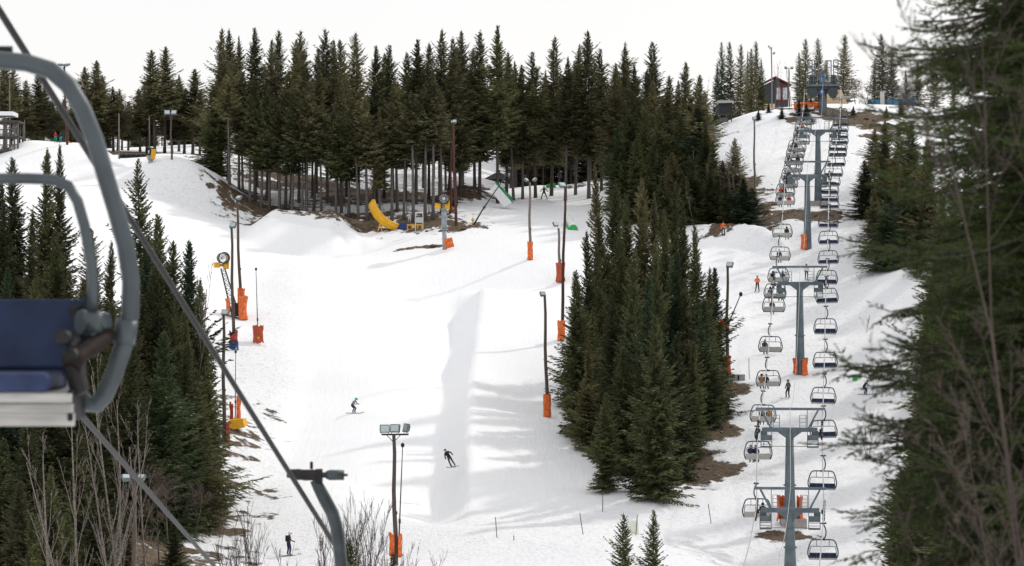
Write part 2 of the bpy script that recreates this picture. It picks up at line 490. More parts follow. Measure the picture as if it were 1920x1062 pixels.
# nothing bare where the attribute is zero
gate = math_('GREATER_THAN', at.outputs['Fac'], 0.02)
mk = math_('MULTIPLY', msk.outputs[0], gate)
snowc = t.nodes.new('ShaderNodeValToRGB')
snowc.color_ramp.elements[0].position = 0.3; snowc.color_ramp.elements[0].color = (0.86, 0.875, 0.905, 1)
snowc.color_ramp.elements[1].position = 0.7; snowc.color_ramp.elements[1].color = (0.905, 0.912, 0.925, 1)
t.links.new(n3.outputs['Fac'], snowc.inputs[0])
dirt = t.nodes.new('ShaderNodeValToRGB')
dirt.color_ramp.elements[0].position = 0.52; dirt.color_ramp.elements[0].color = (1, 1, 1, 1)
dirt.color_ramp.elements[1].position = 0.72; dirt.color_ramp.elements[1].color = (0.72, 0.72, 0.73, 1)
t.links.new(n2.outputs['Fac'], dirt.inputs[0])
mul = t.nodes.new('ShaderNodeMixRGB'); mul.blend_type = 'MULTIPLY'
t.links.new(ar.outputs['Fac'], mul.inputs[0]); t.links.new(snowc.outputs[0], mul.inputs[1]); t.links.new(dirt.outputs[0], mul.inputs[2])
earth = t.nodes.new('ShaderNodeValToRGB')
earth.color_ramp.elements[0].position = 0.3; earth.color_ramp.elements[0].color = (0.035, 0.026, 0.018, 1)
earth.color_ramp.elements[1].position = 0.7; earth.color_ramp.elements[1].color = (0.19, 0.135, 0.09, 1)
t.links.new(n2.outputs['Fac'], earth.inputs[0])
mx = t.nodes.new('ShaderNodeMixRGB')
t.links.new(mk, mx.inputs[0]); t.links.new(mul.outputs[0], mx.inputs[1]); t.links.new(earth.outputs[0], mx.inputs[2])
t.links.new(mx.outputs[0], b.inputs['Base Color'])
# relief: groomed corduroy lines, ski tracks, lumps
mpw = t.nodes.new('ShaderNodeMapping'); mpw.inputs['Scale'].default_value = (1.9, 0.05, 1.0); mpw.inputs['Rotation'].default_value = (0, 0, 0.12)
t.links.new(tc.outputs['Object'], mpw.inputs[0])
wv = N('ShaderNodeTexNoise', Scale=1.0, Detail=6, Roughness=0.75, Distortion=0.6)
t.links.new(mpw.outputs[0], wv.inputs['Vector'])
hgt = math_('MULTIPLY_ADD', ar.outputs['Fac'], 0.9, 0.10)
h2 = math_('MULTIPLY', n2.outputs['Fac'], hgt)
h3 = math_('MULTIPLY_ADD', wv.outputs['Fac'], 0.30, h2)
h4 = math_('MULTIPLY_ADD', mk, 0.5, h3)
bp = N('ShaderNodeBump', Strength=0.7, Distance=0.35)
t.links.new(h4, bp.inputs['Height']); t.links.new(bp.outputs[0], b.inputs['Normal'])
gm = npmesh('snow_ground', np.stack([GX.ravel(), GY.ravel(), GZ.ravel()], 1), fq, sm, smooth=True)
for nm, arr in (('bare', bare), ('rough', rough)):
    a_ = gm.attributes.new(nm, 'FLOAT', 'POINT'); a_.data.foreach_set('value', arr.ravel().astype(np.float32))
tag(link('snow_ground', gm), kind='structure')

# ---------------------------------------------------------------- trees
def crown_mesh(name, h, R, base, nb, ntw, seed, mt, tw=0.36, width=0.11, low=0.5, ragged=0.35, topthin=0.0, drp=0.28, pf=0.9):
    """foliage of one conifer: many drooping branches, each a row of small needle sprays"""
    r = np.random.RandomState(seed)
    t = np.sort(r.rand(nb) ** 1.0)
    t = (np.arange(nb) + r.rand(nb)) / nb
    t = t ** (1.0 + 0.25 * (topthin > 0.18))
    z0 = h * (base + (1 - base) * t) * 0.985
    prof = (1 - t) ** pf * 0.95 + 0.05
    prof *= np.clip(low + (1 - low) * t / 0.22, 0, 1)
    az = np.arange(nb) * 2.39996 + r.uniform(-0.5, 0.5, nb)
    # sectors where the crown is fuller or thinner
    sec = 1 + 0.30 * np.sin(az * 2 + seed) * np.sin(t * 9 + seed * 1.7) + 0.2 * np.sin(az * 3 + t * 17)
    bump = np.zeros(nb)
    for q in range(9):
        bump += r.uniform(-1, 1) * np.exp(-((t - r.rand()) / 0.07) ** 2) * np.clip(0.3 + np.cos(az - r.uniform(0, 6.28)), 0, 2)
    L = R * prof * sec * (1 + 0.42 * bump) * (1 - ragged * r.rand(nb) ** 1.3)
    L = np.where(r.rand(nb) < 0.05, L * 1.3, L)
    if topthin: L *= 1 - topthin * np.clip((t - 0.45) / 0.5, 0, 1) * r.rand(nb)
    e0 = -0.42 + 1.0 * t + r.uniform(-0.14, 0.14, nb)
    curl = drp
    V = []
    s = (np.arange(ntw) + 0.6) / ntw
    for side in (-1, 1):
        ss = np.clip(s[None, :] + r.uniform(-0.04, 0.04, (nb, ntw)), 0.05, 1)
        d = L[:, None] * ss
        zz = z0[:, None] + L[:, None] * (e0[:, None] * ss + curl * ss ** 2)
        ox, oy = np.cos(az)[:, None], np.sin(az)[:, None]
        px = ox * d; py = oy * d
        sl = (e0[:, None] + 2 * curl * ss)
        fw = r.uniform(0.35, 0.9, (nb, ntw)); sd = side * r.uniform(0.45, 1.0, (nb, ntw))
        dn = -r.uniform(0.05, 0.55, (nb, ntw))
        tl = (tw * L[:, None] * (1 - 0.62 * ss) + 0.10 * R * (0.16 + 0.5 * prof[:, None])) * r.uniform(0.6, 1.25, (nb, ntw))
        dx = ox * fw - oy * sd; dy = oy * fw + ox * sd; dz = sl * fw + dn
        nn = np.sqrt(dx ** 2 + dy ** 2 + dz ** 2); dx /= nn; dy /= nn; dz /= nn
        Pb = np.stack([px, py, zz], -1); D = np.stack([dx, dy, dz], -1)
        rv = r.normal(size=Pb.shape); C = np.cross(D, rv); C /= np.linalg.norm(C, axis=-1, keepdims=True)
        wd = (width * (0.45 + 0.55 * np.clip(prof * 1.6, 0, 1))[:, None] * r.uniform(0.6, 1.3, (nb, ntw)))[..., None]
        T = tl[..., None]
        a = Pb; m1 = Pb + D * T * 0.4 + C * wd; m2 = Pb + D * T * 0.45 - C * wd; tp = Pb + D * T
        q = np.stack([a, m1, tp, m2], 2).reshape(-1, 4, 3)
        V.append(q)
    # the branch itself
    ends = np.stack([np.cos(az) * L, np.sin(az) * L, z0 + L * (e0 + curl)], -1)
    mid = np.stack([np.cos(az) * L * .5, np.sin(az) * L * .5, z0 + L * (e0 * .5 + curl * .25)], -1)
    st = np.stack([0 * az, 0 * az, z0], -1)
    pr = np.stack([-np.sin(az), np.cos(az), 0 * az], -1) * 0.05
    V.append(np.stack([st, mid + pr, ends, mid - pr], 1))
    # leader
    k = 10; rr = r
    a = r.uniform(0, 6.28, k); zt = h * (0.955 + 0.04 * r.rand(k))
    tip = np.stack([np.cos(a) * .16, np.sin(a) * .16, zt + .16], -1); b0 = np.stack([0 * a, 0 * a, zt], -1)
    pc = np.stack([-np.sin(a), np.cos(a), 0 * a], -1) * 0.04
    V.append(np.stack([b0, (b0 + tip) / 2 + pc, tip, (b0 + tip) / 2 - pc], 1))
    V = np.concatenate(V, 0)
    n = len(V)
    return npmesh(name, V.reshape(-1, 3), np.arange(n * 4).reshape(n, 4), mt)

def trunk_mesh(name, h, r0, seed, mt, stubs=0, sb=(0.05, 0.4)):
    r = random.Random(seed); m = MB()
    n = 9; pts = []; rad = []
    for i in range(n + 1):
        t = i / n
        pts.append((0.12 * math.sin(t * 3 + seed) * t, 0.1 * math.cos(t * 2.3 + seed) * t, -0.8 + (h + 0.8) * t))
        rad.append(r0 * (1 - t) ** 0.8 * (1.25 if i == 0 else 1) + 0.012)
    m.tube(pts, rad, 7)
    for i in range(stubs):
        t = r.uniform(*sb); z = h * t; a = r.uniform(0, 6.28); L = r.uniform(0.3, 1.3)
        m.tube([(0, 0, z), (math.cos(a) * L, math.sin(a) * L, z + r.uniform(-0.35, 0.15) * L)], [0.022, 0.006], 3)
    return m.mesh(name, mt)

def variants(kind, specs):
    L = []
    for i, (cm, tm) in enumerate(specs): L.append((cm, tm))
    return L
HT = 20.0
TREES = {}
# tall forest spruces with bare lower trunks, light upper crowns
TREES['tall'] = [(crown_mesh('tall_crown', HT, R_, ba, 330, 13, sd, FOL[fm], 0.42, 0.075, 0.6, 0.7, tt, 0.30, 0.78), trunk_mesh('tall_trunk', HT, 0.21, sd, M[bk], 46, (0.08, 0.5)))
    for R_, ba, sd, fm, tt, bk in [(3.7, 0.30, 1, 'olive', 0.5, 'barkgrey'), (3.2, 0.36, 2, 'olive', 0.35, 'bark'), (4.0, 0.26, 3, 'olive', 0.6, 'barkgrey'), (3.4, 0.34, 4, 'dark', 0.2, 'bark'), (3.8, 0.22, 5, 'olive', 0.3, 'bark'), (3.0, 0.40, 6, 'olive', 0.65, 'barkgrey')]]
TREES['front'] = [(crown_mesh('front_crown', HT, R_, ba, 250, 13, sd, FOL[fm], 0.42, 0.085, 0.7, 0.7, tt, 0.30, 0.7), trunk_mesh('front_trunk', HT, 0.23, sd, M['barkgrey'], 60, (0.08, 0.6)))
    for R_, ba, sd, fm, tt in [(3.0, 0.46, 61, 'olive', 0.4), (2.7, 0.54, 62, 'olive', 0.5), (3.3, 0.36, 63, 'dark', 0.3), (2.6, 0.6, 64, 'olive', 0.6), (3.0, 0.30, 65, 'olive', 0.5)]]
# full cone spruces, foliage to the ground
TREES['full'] = [(crown_mesh('full_crown', HT, R_, ba, 520, 17, sd, FOL[fm], 0.36, 0.075, 0.85, 0.6, 0.22, 0.26, 0.78), trunk_mesh('full_trunk', HT, 0.24, sd, M['bark'], 20, (0.02, 0.3)))
    for R_, ba, sd, fm in [(3.6, 0.02, 11, 'dark'), (3.0, 0.03, 12, 'dark'), (4.4, 0.01, 13, 'blue'), (3.4, 0.05, 14, 'dark'), (4.0, 0.03, 15, 'olive'), (2.9, 0.02, 16, 'olive'), (4.2, 0.04, 17, 'dark')]]
# skyline cones: symmetric, branches visible against the sky
TREES['cone'] = [(crown_mesh('cone_crown', HT, R_, ba, 230, 13, sd, FOL[fm], 0.32, 0.09, 0.8, 0.28, 0.0, 0.2), trunk_mesh('cone_trunk', HT, 0.24, sd, M['bark'], 8, (0.02, 0.2)))
    for R_, ba, sd, fm in [(4.0, 0.04, 21, 'blue'), (4.4, 0.07, 22, 'olive'), (3.7, 0.05, 23, 'dark')]]
# thin young spruces with gaps
TREES['young'] = [(crown_mesh('young_crown', HT, R_, ba, 250, 16, sd, FOL['dark'], 0.33, 0.10, 0.9, 0.45, 0.1, 0.3), trunk_mesh('young_trunk', HT, 0.3, sd, M['bark'], 8, (0.02, 0.1)))
    for R_, ba, sd in [(4.6, 0.02, 31), (4.2, 0.04, 32)]]

def spruce(kind, px, d, top, label, group, var=None, wf=1.0, rs=random.Random(5)):
    g = GD(px, d)
    zt = PR(px, top, g.y).z
    hh = max(2.0, zt - g.z)
    i = rs.randrange(len(TREES[kind])) if var is None else var % len(TREES[kind])
    cm, tm = TREES[kind][i]
    k = hh / HT
    kx = wf * (k if kind in ('young', 'cone') else 0.5 * k + 0.5) * rs.uniform(0.9, 1.12)
    t = thing('spruce_tree', label, 'tree', g, rs.uniform(0, 6.28), group, (kx, kx, k))
    t.rotation_euler[0] = rs.gauss(0, 0.018); t.rotation_euler[1] = rs.gauss(0, 0.018)
    link('crown', cm, t); link('trunk', tm, t)
    return t

def row(kind, items, text, group, **kw):
    items = sorted(items, key=lambda a: a[0])
    for n, it in enumerate(items, 1):
        spruce(it[3] if len(it) > 3 else kind, it[0], it[1], it[2], text % ordw(n), group, **kw)

# skyline row of the central forest (pixel column, depth, pixel row of the tip)
sky_row = [(414,240,52),(427,243,52),(448,236,66),(478,242,50),(500,239,72),(522,246,54),(545,238,70),(560,240,56),(593,246,88),(614,240,51),(632,244,72),(651,246,71),(673,238,59),
  (705,244,84),(737,242,83),(760,246,96),(780,240,71),(804,246,78),(824,241,52),(842,248,88),(854,240,69),(863,245,54),(899,244,56),(933,242,45),(950,250,95),(963,246,106),(1004,248,95),(1034,250,67),
  (1079,250,81),(1104,247,54),(1128,250,90),(1150,244,122),(1170,247,78),(1192,240,117),(1210,243,128),(1228,246,76),(1250,240,140),(1289,238,115),(1305,233,139),(1268,240,150),(890,248,86),(575,244,92),(720,247,98),(980,247,120),(1060,246,105)]
row('tall', sky_row, 'tall spruce on the central forest skyline, %s tip from its left end', 'skyline spruces of the central forest')
# front rank: trunks show down to the snow
front = [(399,238,160,'full'),(430,234,130),(455,236,150),(468,233,175),(490,233,185),(505,233,160),(524,232,205),(547,231,170),(566,231,190),(574,231,150),(603,231,200),(630,230,190),(654,230,205),
  (672,229,215),(688,229,180),(712,229,200),(735,229,190),(757,229,215),(775,228,170),(797,229,150),(812,229,140),(828,232,165),(478,236,140),(640,233,140),(700,233,150),(745,233,150),(588,234,130),(535,235,130)]
row('front', front, 'bare-trunked spruce on the front forest edge, %s trunk from the left', 'front rank of the central forest')
# second half of the front, behind the upper run
back = [(862,255,190),(868,268,170),(958,262,160),(973,276,200,'full'),(990,280,150),(1003,282,180,'full'),(1018,277,170),(1034,284,170,'full'),(1048,279,190),(1062,286,160,'full'),(1080,278,150),(1095,284,190,'full'),(1108,276,170),(1122,278,180,'full'),(1140,268,160),(1156,262,200,'full'),(900,296,120),(1020,292,130),(1140,282,180),(930,300,150),(945,304,170),(880,298,160),(915,305,190,'full'),(1000,296,150,'full'),(1050,298,140,'full'),(1090,300,150,'full')]
row('tall', back, 'spruce in the forest wall behind the upper run, %s from the left', 'forest wall behind the upper run')
rs_ = random.Random(77)
for i in range(46):
    px = rs_.uniform(395, 1240); d = rs_.uniform(240, 278)
    if 872 < px < 950: continue
    if px > 950: d += 30
    spruce('tall', px, d, rs_.uniform(112, 200) + (30 if px > 1180 else 0), 'slender spruce half hidden among the others inside the central forest', 'inner spruces of the central forest', rs=rs_)
# forest tongue sloping down towards the lift
tongue = [(1180,238,170,'full'),(1205,234,190,'full'),(1222,238,150,'tall'),(1240,232,200,'full'),(1258,238,165,'tall'),(1275,232,215,'full'),(1290,236,180,'full'),(1308,232,200,'full'),(1322,228,232,'full'),(1340,226,262,'full'),
  (1195,230,260,'full'),(1225,228,270,'full'),(1262,226,285,'full'),(1300,224,290,'full'),(1355,224,300,'tall'),(1380,224,258,'tall'),(1365,221,340,'full'),(1395,220,335,'full'),(1410,224,352,'full'),(1335,222,330,'full'),(1318,240,170,'tall'),(1160,236,240,'full'),(1170,230,300,'full'),(1285,222,330,'full'),(1245,221,330,'full')]
row('full', tongue, 'dark green spruce in the forest tongue beside the lift slope, %s from the left', 'forest tongue left of the lift')
# hilltop spruces
hill = [(1354,270,78),(1370,274,77),(1387,270,82),(1410,272,90),(1419,276,76),(1342,272,118),(1400,280,95),(1430,275,110)]
row('cone', hill, 'hilltop spruce beside the red-trimmed hut, %s from the left', 'hilltop spruces by the hut', wf=0.75)
hill2 = [(1509,285,72),(1500,288,98),(1536,288,71),(1552,290,112),(1580,284,64),(1657,285,63),(1675,287,88),(1640,288,110),(1752,280,105),(1722,284,112),(1700,286,130),(1790,282,120)]
row('cone', hill2, 'spruce on the skyline beyond the top station, %s from the left', 'skyline spruces beyond the top station')
# left background
left = [(7,262,100),(20,266,128),(68,268,136),(80,270,160),(45,266,150),(100,274,190),(159,268,124),(178,266,112),(192,268,140),(212,270,162),(220,272,166),(143,272,175),(262,268,165),(290,264,92),(308,266,85),(322,268,150),(345,270,165),(361,268,127),(275,270,150),(374,264,170),(240,276,190),(228,278,195),(120,276,185),(335,274,140)]
row('tall', left, 'spruce in the far left tree line behind the snow mounds, %s from the left', 'far left tree line', wf=1.25)
rs_ = random.Random(78)
for i in range(18):
    spruce('full' if i % 3 else 'tall', rs_.uniform(-20, 400), rs_.uniform(282, 310), rs_.uniform(185, 225), 'dark spruce deep in the far left wood, mostly hidden by nearer trees', 'inner spruces of the far left wood', rs=rs_)
# tree island in the run
isl = [(1140,180,308),(1108,173,430),(1090,167,505),(1120,176,455),(1160,180,420),(1182,182,360),(1205,182,330),(1228,182,360),(1246,180,392),(1280,178,380),(1312,174,418),(1335,172,500),(1262,184,340),(1150,185,345),
  (1080,177,560),(1108,170,575),(1150,162,540),(1190,162,470),(1222,165,440),(1258,166,470),(1292,166,520),(1322,168,560),(1346,171,600),(1134,153,735),(1168,158,650),(1205,153,640),(1234,150,590),(1266,157,620),(1298,162,640),(1182,160,560),(1098,164,640),(1216,158,520),(1328,169,500)]
row('full', isl, 'dark spruce in the tree island beside the run, %s from the left', 'spruces of the tree island', wf=0.76)
# near left wood
nl = [(30,168,293),(82,166,276),(115,166,268),(2,165,335),(55,160,390),(100,158,430),(180,160,425),(205,158,450),(272,168,296,'young'),(150,150,520),(300,152,400),(322,150,450),(352,149,448),(372,147,520),
  (338,146,560),(280,146,500),(240,146,520),(215,145,560),(385,146,620),(130,142,560),(60,140,520),(15,140,500),(90,136,600),(180,134,620),(250,136,640),(20,130,640),(310,138,620),(370,142,690),(60,122,760),(10,118,820),(95,112,872),(150,120,800),(35,108,900),(180,116,860),(325,122,972),(240,118,960),(65,104,960),(130,108,960),(350,145,600),(345,140,640),(322,143,560),(300,146,470),(270,150,440),(255,140,600)]
row('full', nl, 'dark spruce in the near left wood, %s from its left edge', 'spruces of the near left wood', wf=0.85)
# right flank
rt = [(1640,232,240,'tall'),(1660,228,225,'full'),(1685,225,245,'tall'),(1625,222,300,'full'),(1652,218,290,'full'),(1680,215,300,'full'),(1710,220,230,'full'),(1640,212,360,'full'),(1668,208,350,'full'),(1700,205,330,'full'),(1740,205,260,'full'),(1725,198,400,'full'),
  (1765,190,350,'full'),(1790,180,330,'full'),(1750,170,450,'full'),(1820,160,300,'full'),(1740,150,600,'full'),(1710,120,790,'full'),(1680,108,880,'full'),(1760,120,640,'full'),(1810,110,560,'full'),(1850,120,400,'full'),(1890,110,300,'full'),(1725,104,860,'full'),(1780,100,800,'full'),(1840,100,700,'full')]
row('full', rt, 'shaded spruce on the right flank of the lift line, %s from the left', 'spruces on the right flank')
# two young spruces poking up at the lower edge
spruce('young', 1168, 118, 963, 'young spruce at the lower edge, the smaller left one of the pair', 'young spruces at the lower edge', 0, 1.0)
spruce('young', 1224, 117, 955, 'young spruce at the lower edge, the taller right one of the pair', 'young spruces at the lower edge', 1, 1.0)
# low bushes on the hilltop
for n, (px, py, hh) in enumerate([(1441,208,14),(1422,222,13),(1466,220,16),(1498,215,22),(1512,222,22),(1600,212,12),(1662,215,14),(1690,212,20),(1520,205,18)], 1):
    g = G(px, py + 4)
    k = hh / F * g.y / HT * 1.4
    tt = thing('spruce_shrub', 'low dark spruce shrub on the snowy hilltop, %s from the left' % ordw(n), 'shrub', g, px, 'hilltop shrubs', (k * 2.2, k * 2.2, k))
    link('foliage', TREES['full'][n % 3][0], tt)

# ---------------------------------------------------------------- bare trees
def twig_mesh(name, h, seed, mt, r0=0.06, spread=0.5, levels=4, up=0.35, kids=5, minr=0.008, multi=1, trunkfrac=0.9, cr=(0.35, 0.6), lean=.25):
    r = random.Random(seed); segs = []
    def grow(p, d, L, rad, lv):
        n = 4 if lv > 1 else 3
        q = p.copy(); dd = d.copy(); path = [(q.copy(), rad)]
        for i in range(n):
            dd = (dd + Vector((r.uniform(-1, 1), r.uniform(-1, 1), r.uniform(-0.5, 1) * up)) * 0.16).normalized()
            q2 = q + dd * (L / n)
            r2 = max(minr * .7, rad * (1 - (i + 1) / n * 0.75))
            segs.append((q.copy(), q2.copy(), path[-1][1], r2)); q = q2; path.append((q.copy(), r2))
        if lv <= 1: return
        m = kids + (4 if lv == levels else 0)
        for j in range(m):
            s = r.uniform(0.25 if lv < levels else 0.3, 1.0); i = min(n - 1, int(s * n)); f = s * n - i
            a, ra = path[i]; b_, rb = path[i + 1]
            pp = a.lerp(b_, f)
            side = Vector((r.uniform(-1, 1), r.uniform(-1, 1), r.uniform(-0.2, 0.5))).normalized()
            nd = (dd * (1 - spread) + side * spread + Vector((0, 0, up * 0.5))).normalized()
            grow(pp, nd, L * r.uniform(*cr) * (1.15 - 0.5 * s), max(minr, (ra + (rb - ra) * f) * 0.5), lv - 1)
    for k in range(multi):
        d0 = Vector((r.uniform(-lean, lean) * (multi > 1), r.uniform(-lean, lean) * (multi > 1), 1)).normalized()
        grow(Vector((r.uniform(-.2, .2) * (multi > 1), r.uniform(-.2, .2) * (multi > 1), -0.3)), d0, h * trunkfrac, r0, levels)
    Aa = np.array([[*s[0]] for s in segs]); Bb = np.array([[*s[1]] for s in segs])
    ra = np.array([s[2] for s in segs])[:, None]; rb = np.array([s[3] for s in segs])[:, None]
    D = Bb - Aa; D /= np.linalg.norm(D, axis=1, keepdims=True)
    U = np.cross(D, np.array([0.31, 0.22, 0.92])); U /= np.linalg.norm(U, axis=1, keepdims=True); V2 = np.cross(D, U)
    vs = []
    for P_, R_ in ((Aa, ra), (Bb, rb)):
        for k in range(3):
            a = k * 2.0944
            vs.append(P_ + (U * math.cos(a) + V2 * math.sin(a)) * R_)
    V = np.stack(vs, 1).reshape(-1, 3); n = len(segs)
    f = np.array([[0, 1, 4, 3], [1, 2, 5, 4], [2, 0, 3, 5]])
    Fq = (np.arange(n)[:, None, None] * 6 + f[None]).reshape(-1, 4)
    return npmesh(name, V, Fq, mt, True)
BIRCH = [twig_mesh('birch', 10, s, M['birch'], 0.085, 0.35, 4, 0.6, 6, 0.008, 1, 0.95, (0.16, 0.34)) for s in (1, 2, 3)]
BARE_T = [twig_mesh('bare_tree', 8, s, M['twig'], 0.09, 0.62, 4, 0.35, 8, 0.013, 1, 0.62) for s in (4, 5)]
BUSH = [twig_mesh('bush', 3.5, s, M['twigdark'], 0.02, 0.35, 3, 0.7, 6, 0.006, 4, 0.9, (0.25, 0.45)) for s in (6, 7, 8)]
def bare(me, name, px, d, hpx, label, group, top=None, z=None):
    g = GD(px, d)
    hgt = hpx / F * g.y
    if top is not None: hgt = PR(px, top, g.y).z - g.z
    base = {'b': 10, 't': 8, 'u': 3.5}[name[0]]
    t_ = link({'b': 'birch_tree', 't': 'bare_tree', 'u': 'bare_bush'}[name[0]], me)
    t_.location = g; k = hgt / base
    t_.scale = (k * (1.0 if k < 1.6 else 0.75), k * (1.0 if k < 1.6 else 0.75), k)
    t_.rotation_euler = (0, 0, px * 1.7)
    tag(t_, label, {'b': 'tree', 't': 'tree', 'u': 'bush'}[name[0]], group)
for n, (px, d, tp) in enumerate([(168,106,700),(185,104,760),(232,110,640),(245,112,700),(150,100,800),(355,146,500),(290,118,760),(205,108,730),(262,114,790),(120,102,820)], 1):
    bare(BIRCH[n % 3], 'b', px, d, 0, 'slim pale-barked birch standing before the dark near left wood, one of ten', 'birches of the near left wood', tp)
for n, (px, d, tp) in enumerate([(345,138,800),(318,134,830),(365,139,850),(300,128,860)], 1):
    bare(BARE_T[n % 2], 't', px, d, 0, 'bare grey broadleaf tree beside the brown bank, %s in depth order' % ordw(n), 'bare trees by the bank', tp)
for n, (px, d, tp) in enumerate([(1605,272,120),(1590,276,128),(1622,280,140),(1715,276,118),(1690,284,135),(1612,268,135)], 1):
    bare(BARE_T[n % 2], 't', px, d, 0, 'bare brown broadleaf tree right of the top station, one of six', 'bare trees by the top station', tp)
for n, (px, d, tp) in enumerate([(1462,282,118),(1473,284,122),(1484,283,120),(1452,286,126),(1330,276,150),(1494,286,130)], 1):
    bare(BIRCH[n % 3], 'b', px, d, 0, 'faint leafless tree against the sky near the red-trimmed hut', 'leafless trees by the hut', tp)
for n, (px, d, tp) in enumerate([(1310,224,285),(1330,226,290),(1350,223,285),(1372,222,300),(1300,221,340),(1385,222,318),(1290,226,300)], 1):
    bare(BIRCH[n % 3], 'b', px, d, 0, 'pale leafless birch at the edge of the forest tongue', 'birches of the forest tongue', tp)
for n, (px, d, tp) in enumerate([(455,120,965),(480,118,945),(590,118,990),(630,119,935),(655,118,928),(676,119,932),(690,120,960),(430,119,990),(735,121,1010),(770,122,1025)], 1):
    bare(BUSH[n % 3], 'u', px, d, 0, 'leafless bush poking up at the lower edge, %s from the left of its clump' % ordw(n), 'leafless bushes at the lower edge', tp)
for n, (px, d, tp) in enumerate([(530,231,370),(600,230,380),(650,229,375),(720,228,385),(500,234,355),(760,228,372),(800,228,380),(455,238,300),(690,228,400)], 1):
    bare(BUSH[n % 3], 'u', px, d, 0, 'scrubby leafless bush at the foot of the central forest', 'scrub at the forest foot', tp)
for n, (px, d, tp) in enumerate([(1600,220,440),(1612,205,510),(1625,190,590),(1640,175,680),(1605,228,395),(1590,240,320),(1600,252,255),(1615,245,285),(1640,250,245),(1630,160,760),(1618,258,228),(1580,250,262)], 1):
    bare(BUSH[n % 3], 'u', px, d, 0, 'thin leafless bush in the rough snow right of the lift, %s uphill' % ordw(n), 'bushes right of the lift', tp)
# small thin conifers at the lower left edge
spruce('young', 655, 114, 1008, 'tiny spruce among the leafless bushes at the lower edge', 'tiny spruces among bushes', 0, 1.0)
spruce('young', 735, 114, 1035, 'tiny spruce at the foot of the triple floodlight pole', 'tiny spruces among bushes', 1, 1.0)

# ---------------------------------------------------------------- the near spruce and its twigs
def near_spruce(name, loc, ztop, zbot, dens, seed, label, lmax=1.5, foc=None):
    r = np.random.RandomState(seed)
    hgt = ztop - loc[2]
    root = thing('spruce_tree', label, 'tree', loc, 0, 'spruces close to the camera')
    m = MB(); m.tube([(0, 0, -0.5), (0.03, 0, hgt * .5), (0, 0.02, hgt)], [0.2, 0.13, 0.012], 9)
    m.build('trunk', M['bark'], root)
    A = []; Bs = []; wood = []
    z = zbot
    while z < ztop - 0.15:
        z += dens * r.uniform(0.6, 1.4)
        for _ in range(2):
            az = r.uniform(0, 2 * math.pi)
            fr = (ztop - z) / 4.3
            L = lmax * (0.26 + 0.74 * min(1, fr)) * r.uniform(0.55, 1.05)
            n = 9; p = np.array([0, 0, z]); pts = [p]
            el = r.uniform(-0.45, 0.35)
            az2 = az
            for i in range(n):
                s = i / n
                e = el - 0.30 * math.sin(s * 2.6) + 0.35 * s * s
                az2 += r.uniform(-0.09, 0.09)
                d = np.array([math.cos(az2) * math.cos(e), math.sin(az2) * math.cos(e), math.sin(e)])
                p = p + d * L / n; pts.append(p)
            wood.append((pts, 0.016, 0.003))
            for i in range(2, n + 1):
                d = pts[i] - pts[i - 1]; d = d / np.linalg.norm(d)
                sd = np.cross(d, [0, 0, 1]); sd /= np.linalg.norm(sd)
                A.append(pts[i - 1]); Bs.append(pts[i])
                for sgn in (-1, 1):
                    for q in range(2):
                        b = pts[i - 1] + (pts[i] - pts[i - 1]) * r.rand()
                        l2 = L * 0.30 * (1.15 - 0.75 * (i / n)) * r.uniform(0.6, 1.2) + 0.05
                        d2 = d * r.uniform(0.6, 1.0) + sd * sgn * r.uniform(0.5, 0.9) + np.array([0, 0, r.uniform(-0.5, 0.4)])
                        d2 /= np.linalg.norm(d2)
                        m2 = b + d2 * l2 * .5; e2 = m2 + (d2 + np.array([0, 0, r.uniform(-.1, .25)])) * l2 * .5
                        A += [b, m2]; Bs += [m2, e2]
                        if l2 > 0.14:
                            for t_ in (0.35, 0.6):
                                for s3 in (-1, 1):
                                    bb = b + (e2 - b) * t_
                                    d3 = d2 * 0.8 + np.cross(d2, [0, 0, 1]) * s3 * 0.7 + np.array([0, 0, r.uniform(-.25, .1)])
                                    d3 /= np.linalg.norm(d3)
                                    A.append(bb); Bs.append(bb + d3 * l2 * r.uniform(0.25, 0.45))
    A = np.array(A); Bs = np.array(Bs)
    # needles round every shoot
    Ls = np.linalg.norm(Bs - A, axis=1); npn = np.maximum(3, (Ls / 0.0042).astype(int))
    idx = np.repeat(np.arange(len(A)), npn); N_ = len(idx)
    s = r.rand(N_)[:, None]
    D = (Bs - A)[idx]; D /= np.linalg.norm(D, axis=1, keepdims=True)
    base = A[idx] + (Bs - A)[idx] * s
    rv = r.normal(size=(N_, 3)); C = np.cross(D, rv); C /= np.linalg.norm(C, axis=1, keepdims=True)
    C[:, 2] = np.abs(C[:, 2]) * np.where(r.rand(N_) < 0.7, 1, -1)
    nd = D * 0.75 + C * 0.8; nd /= np.linalg.norm(nd, axis=1, keepdims=True)
    wv = np.cross(nd, D); wv /= np.linalg.norm(wv, axis=1, keepdims=True)
    ln = r.uniform(0.014, 0.021, N_)[:, None]
    V = np.stack([base - wv * 0.0022, base + wv * 0.0022, base + nd * ln], 1).reshape(-1, 3)
    me = npmesh('needles', V, np.arange(N_ * 3).reshape(-1, 3), FOL['near'])
    cr = link('crown', me, root)
    m = MB()
    for pts, r0, r1 in wood:
        m.tube(pts, [r0 + (r1 - r0) * i / (len(pts) - 1) for i in range(len(pts))], 4, caps=False)
    for i in range(0, len(A), 3):
        m.tube([A[i], Bs[i]], 0.0025, 3, caps=False)
    m.build('branches', M['bark'], root)
    return root, N_
near_spruce('near', Vector((3.10, 13.6, -13.0)), 18.0, 10.6, 0.0125, 3, 'big spruce close to the camera, its blurred boughs reaching over the slope', 1.42)
near_spruce('near', Vector((3.22, 15.4, -13.3)), 19.0, 10.6, 0.018, 5, 'dense middle one of the close spruces, filling the picture edge behind the boughs', 0.95)
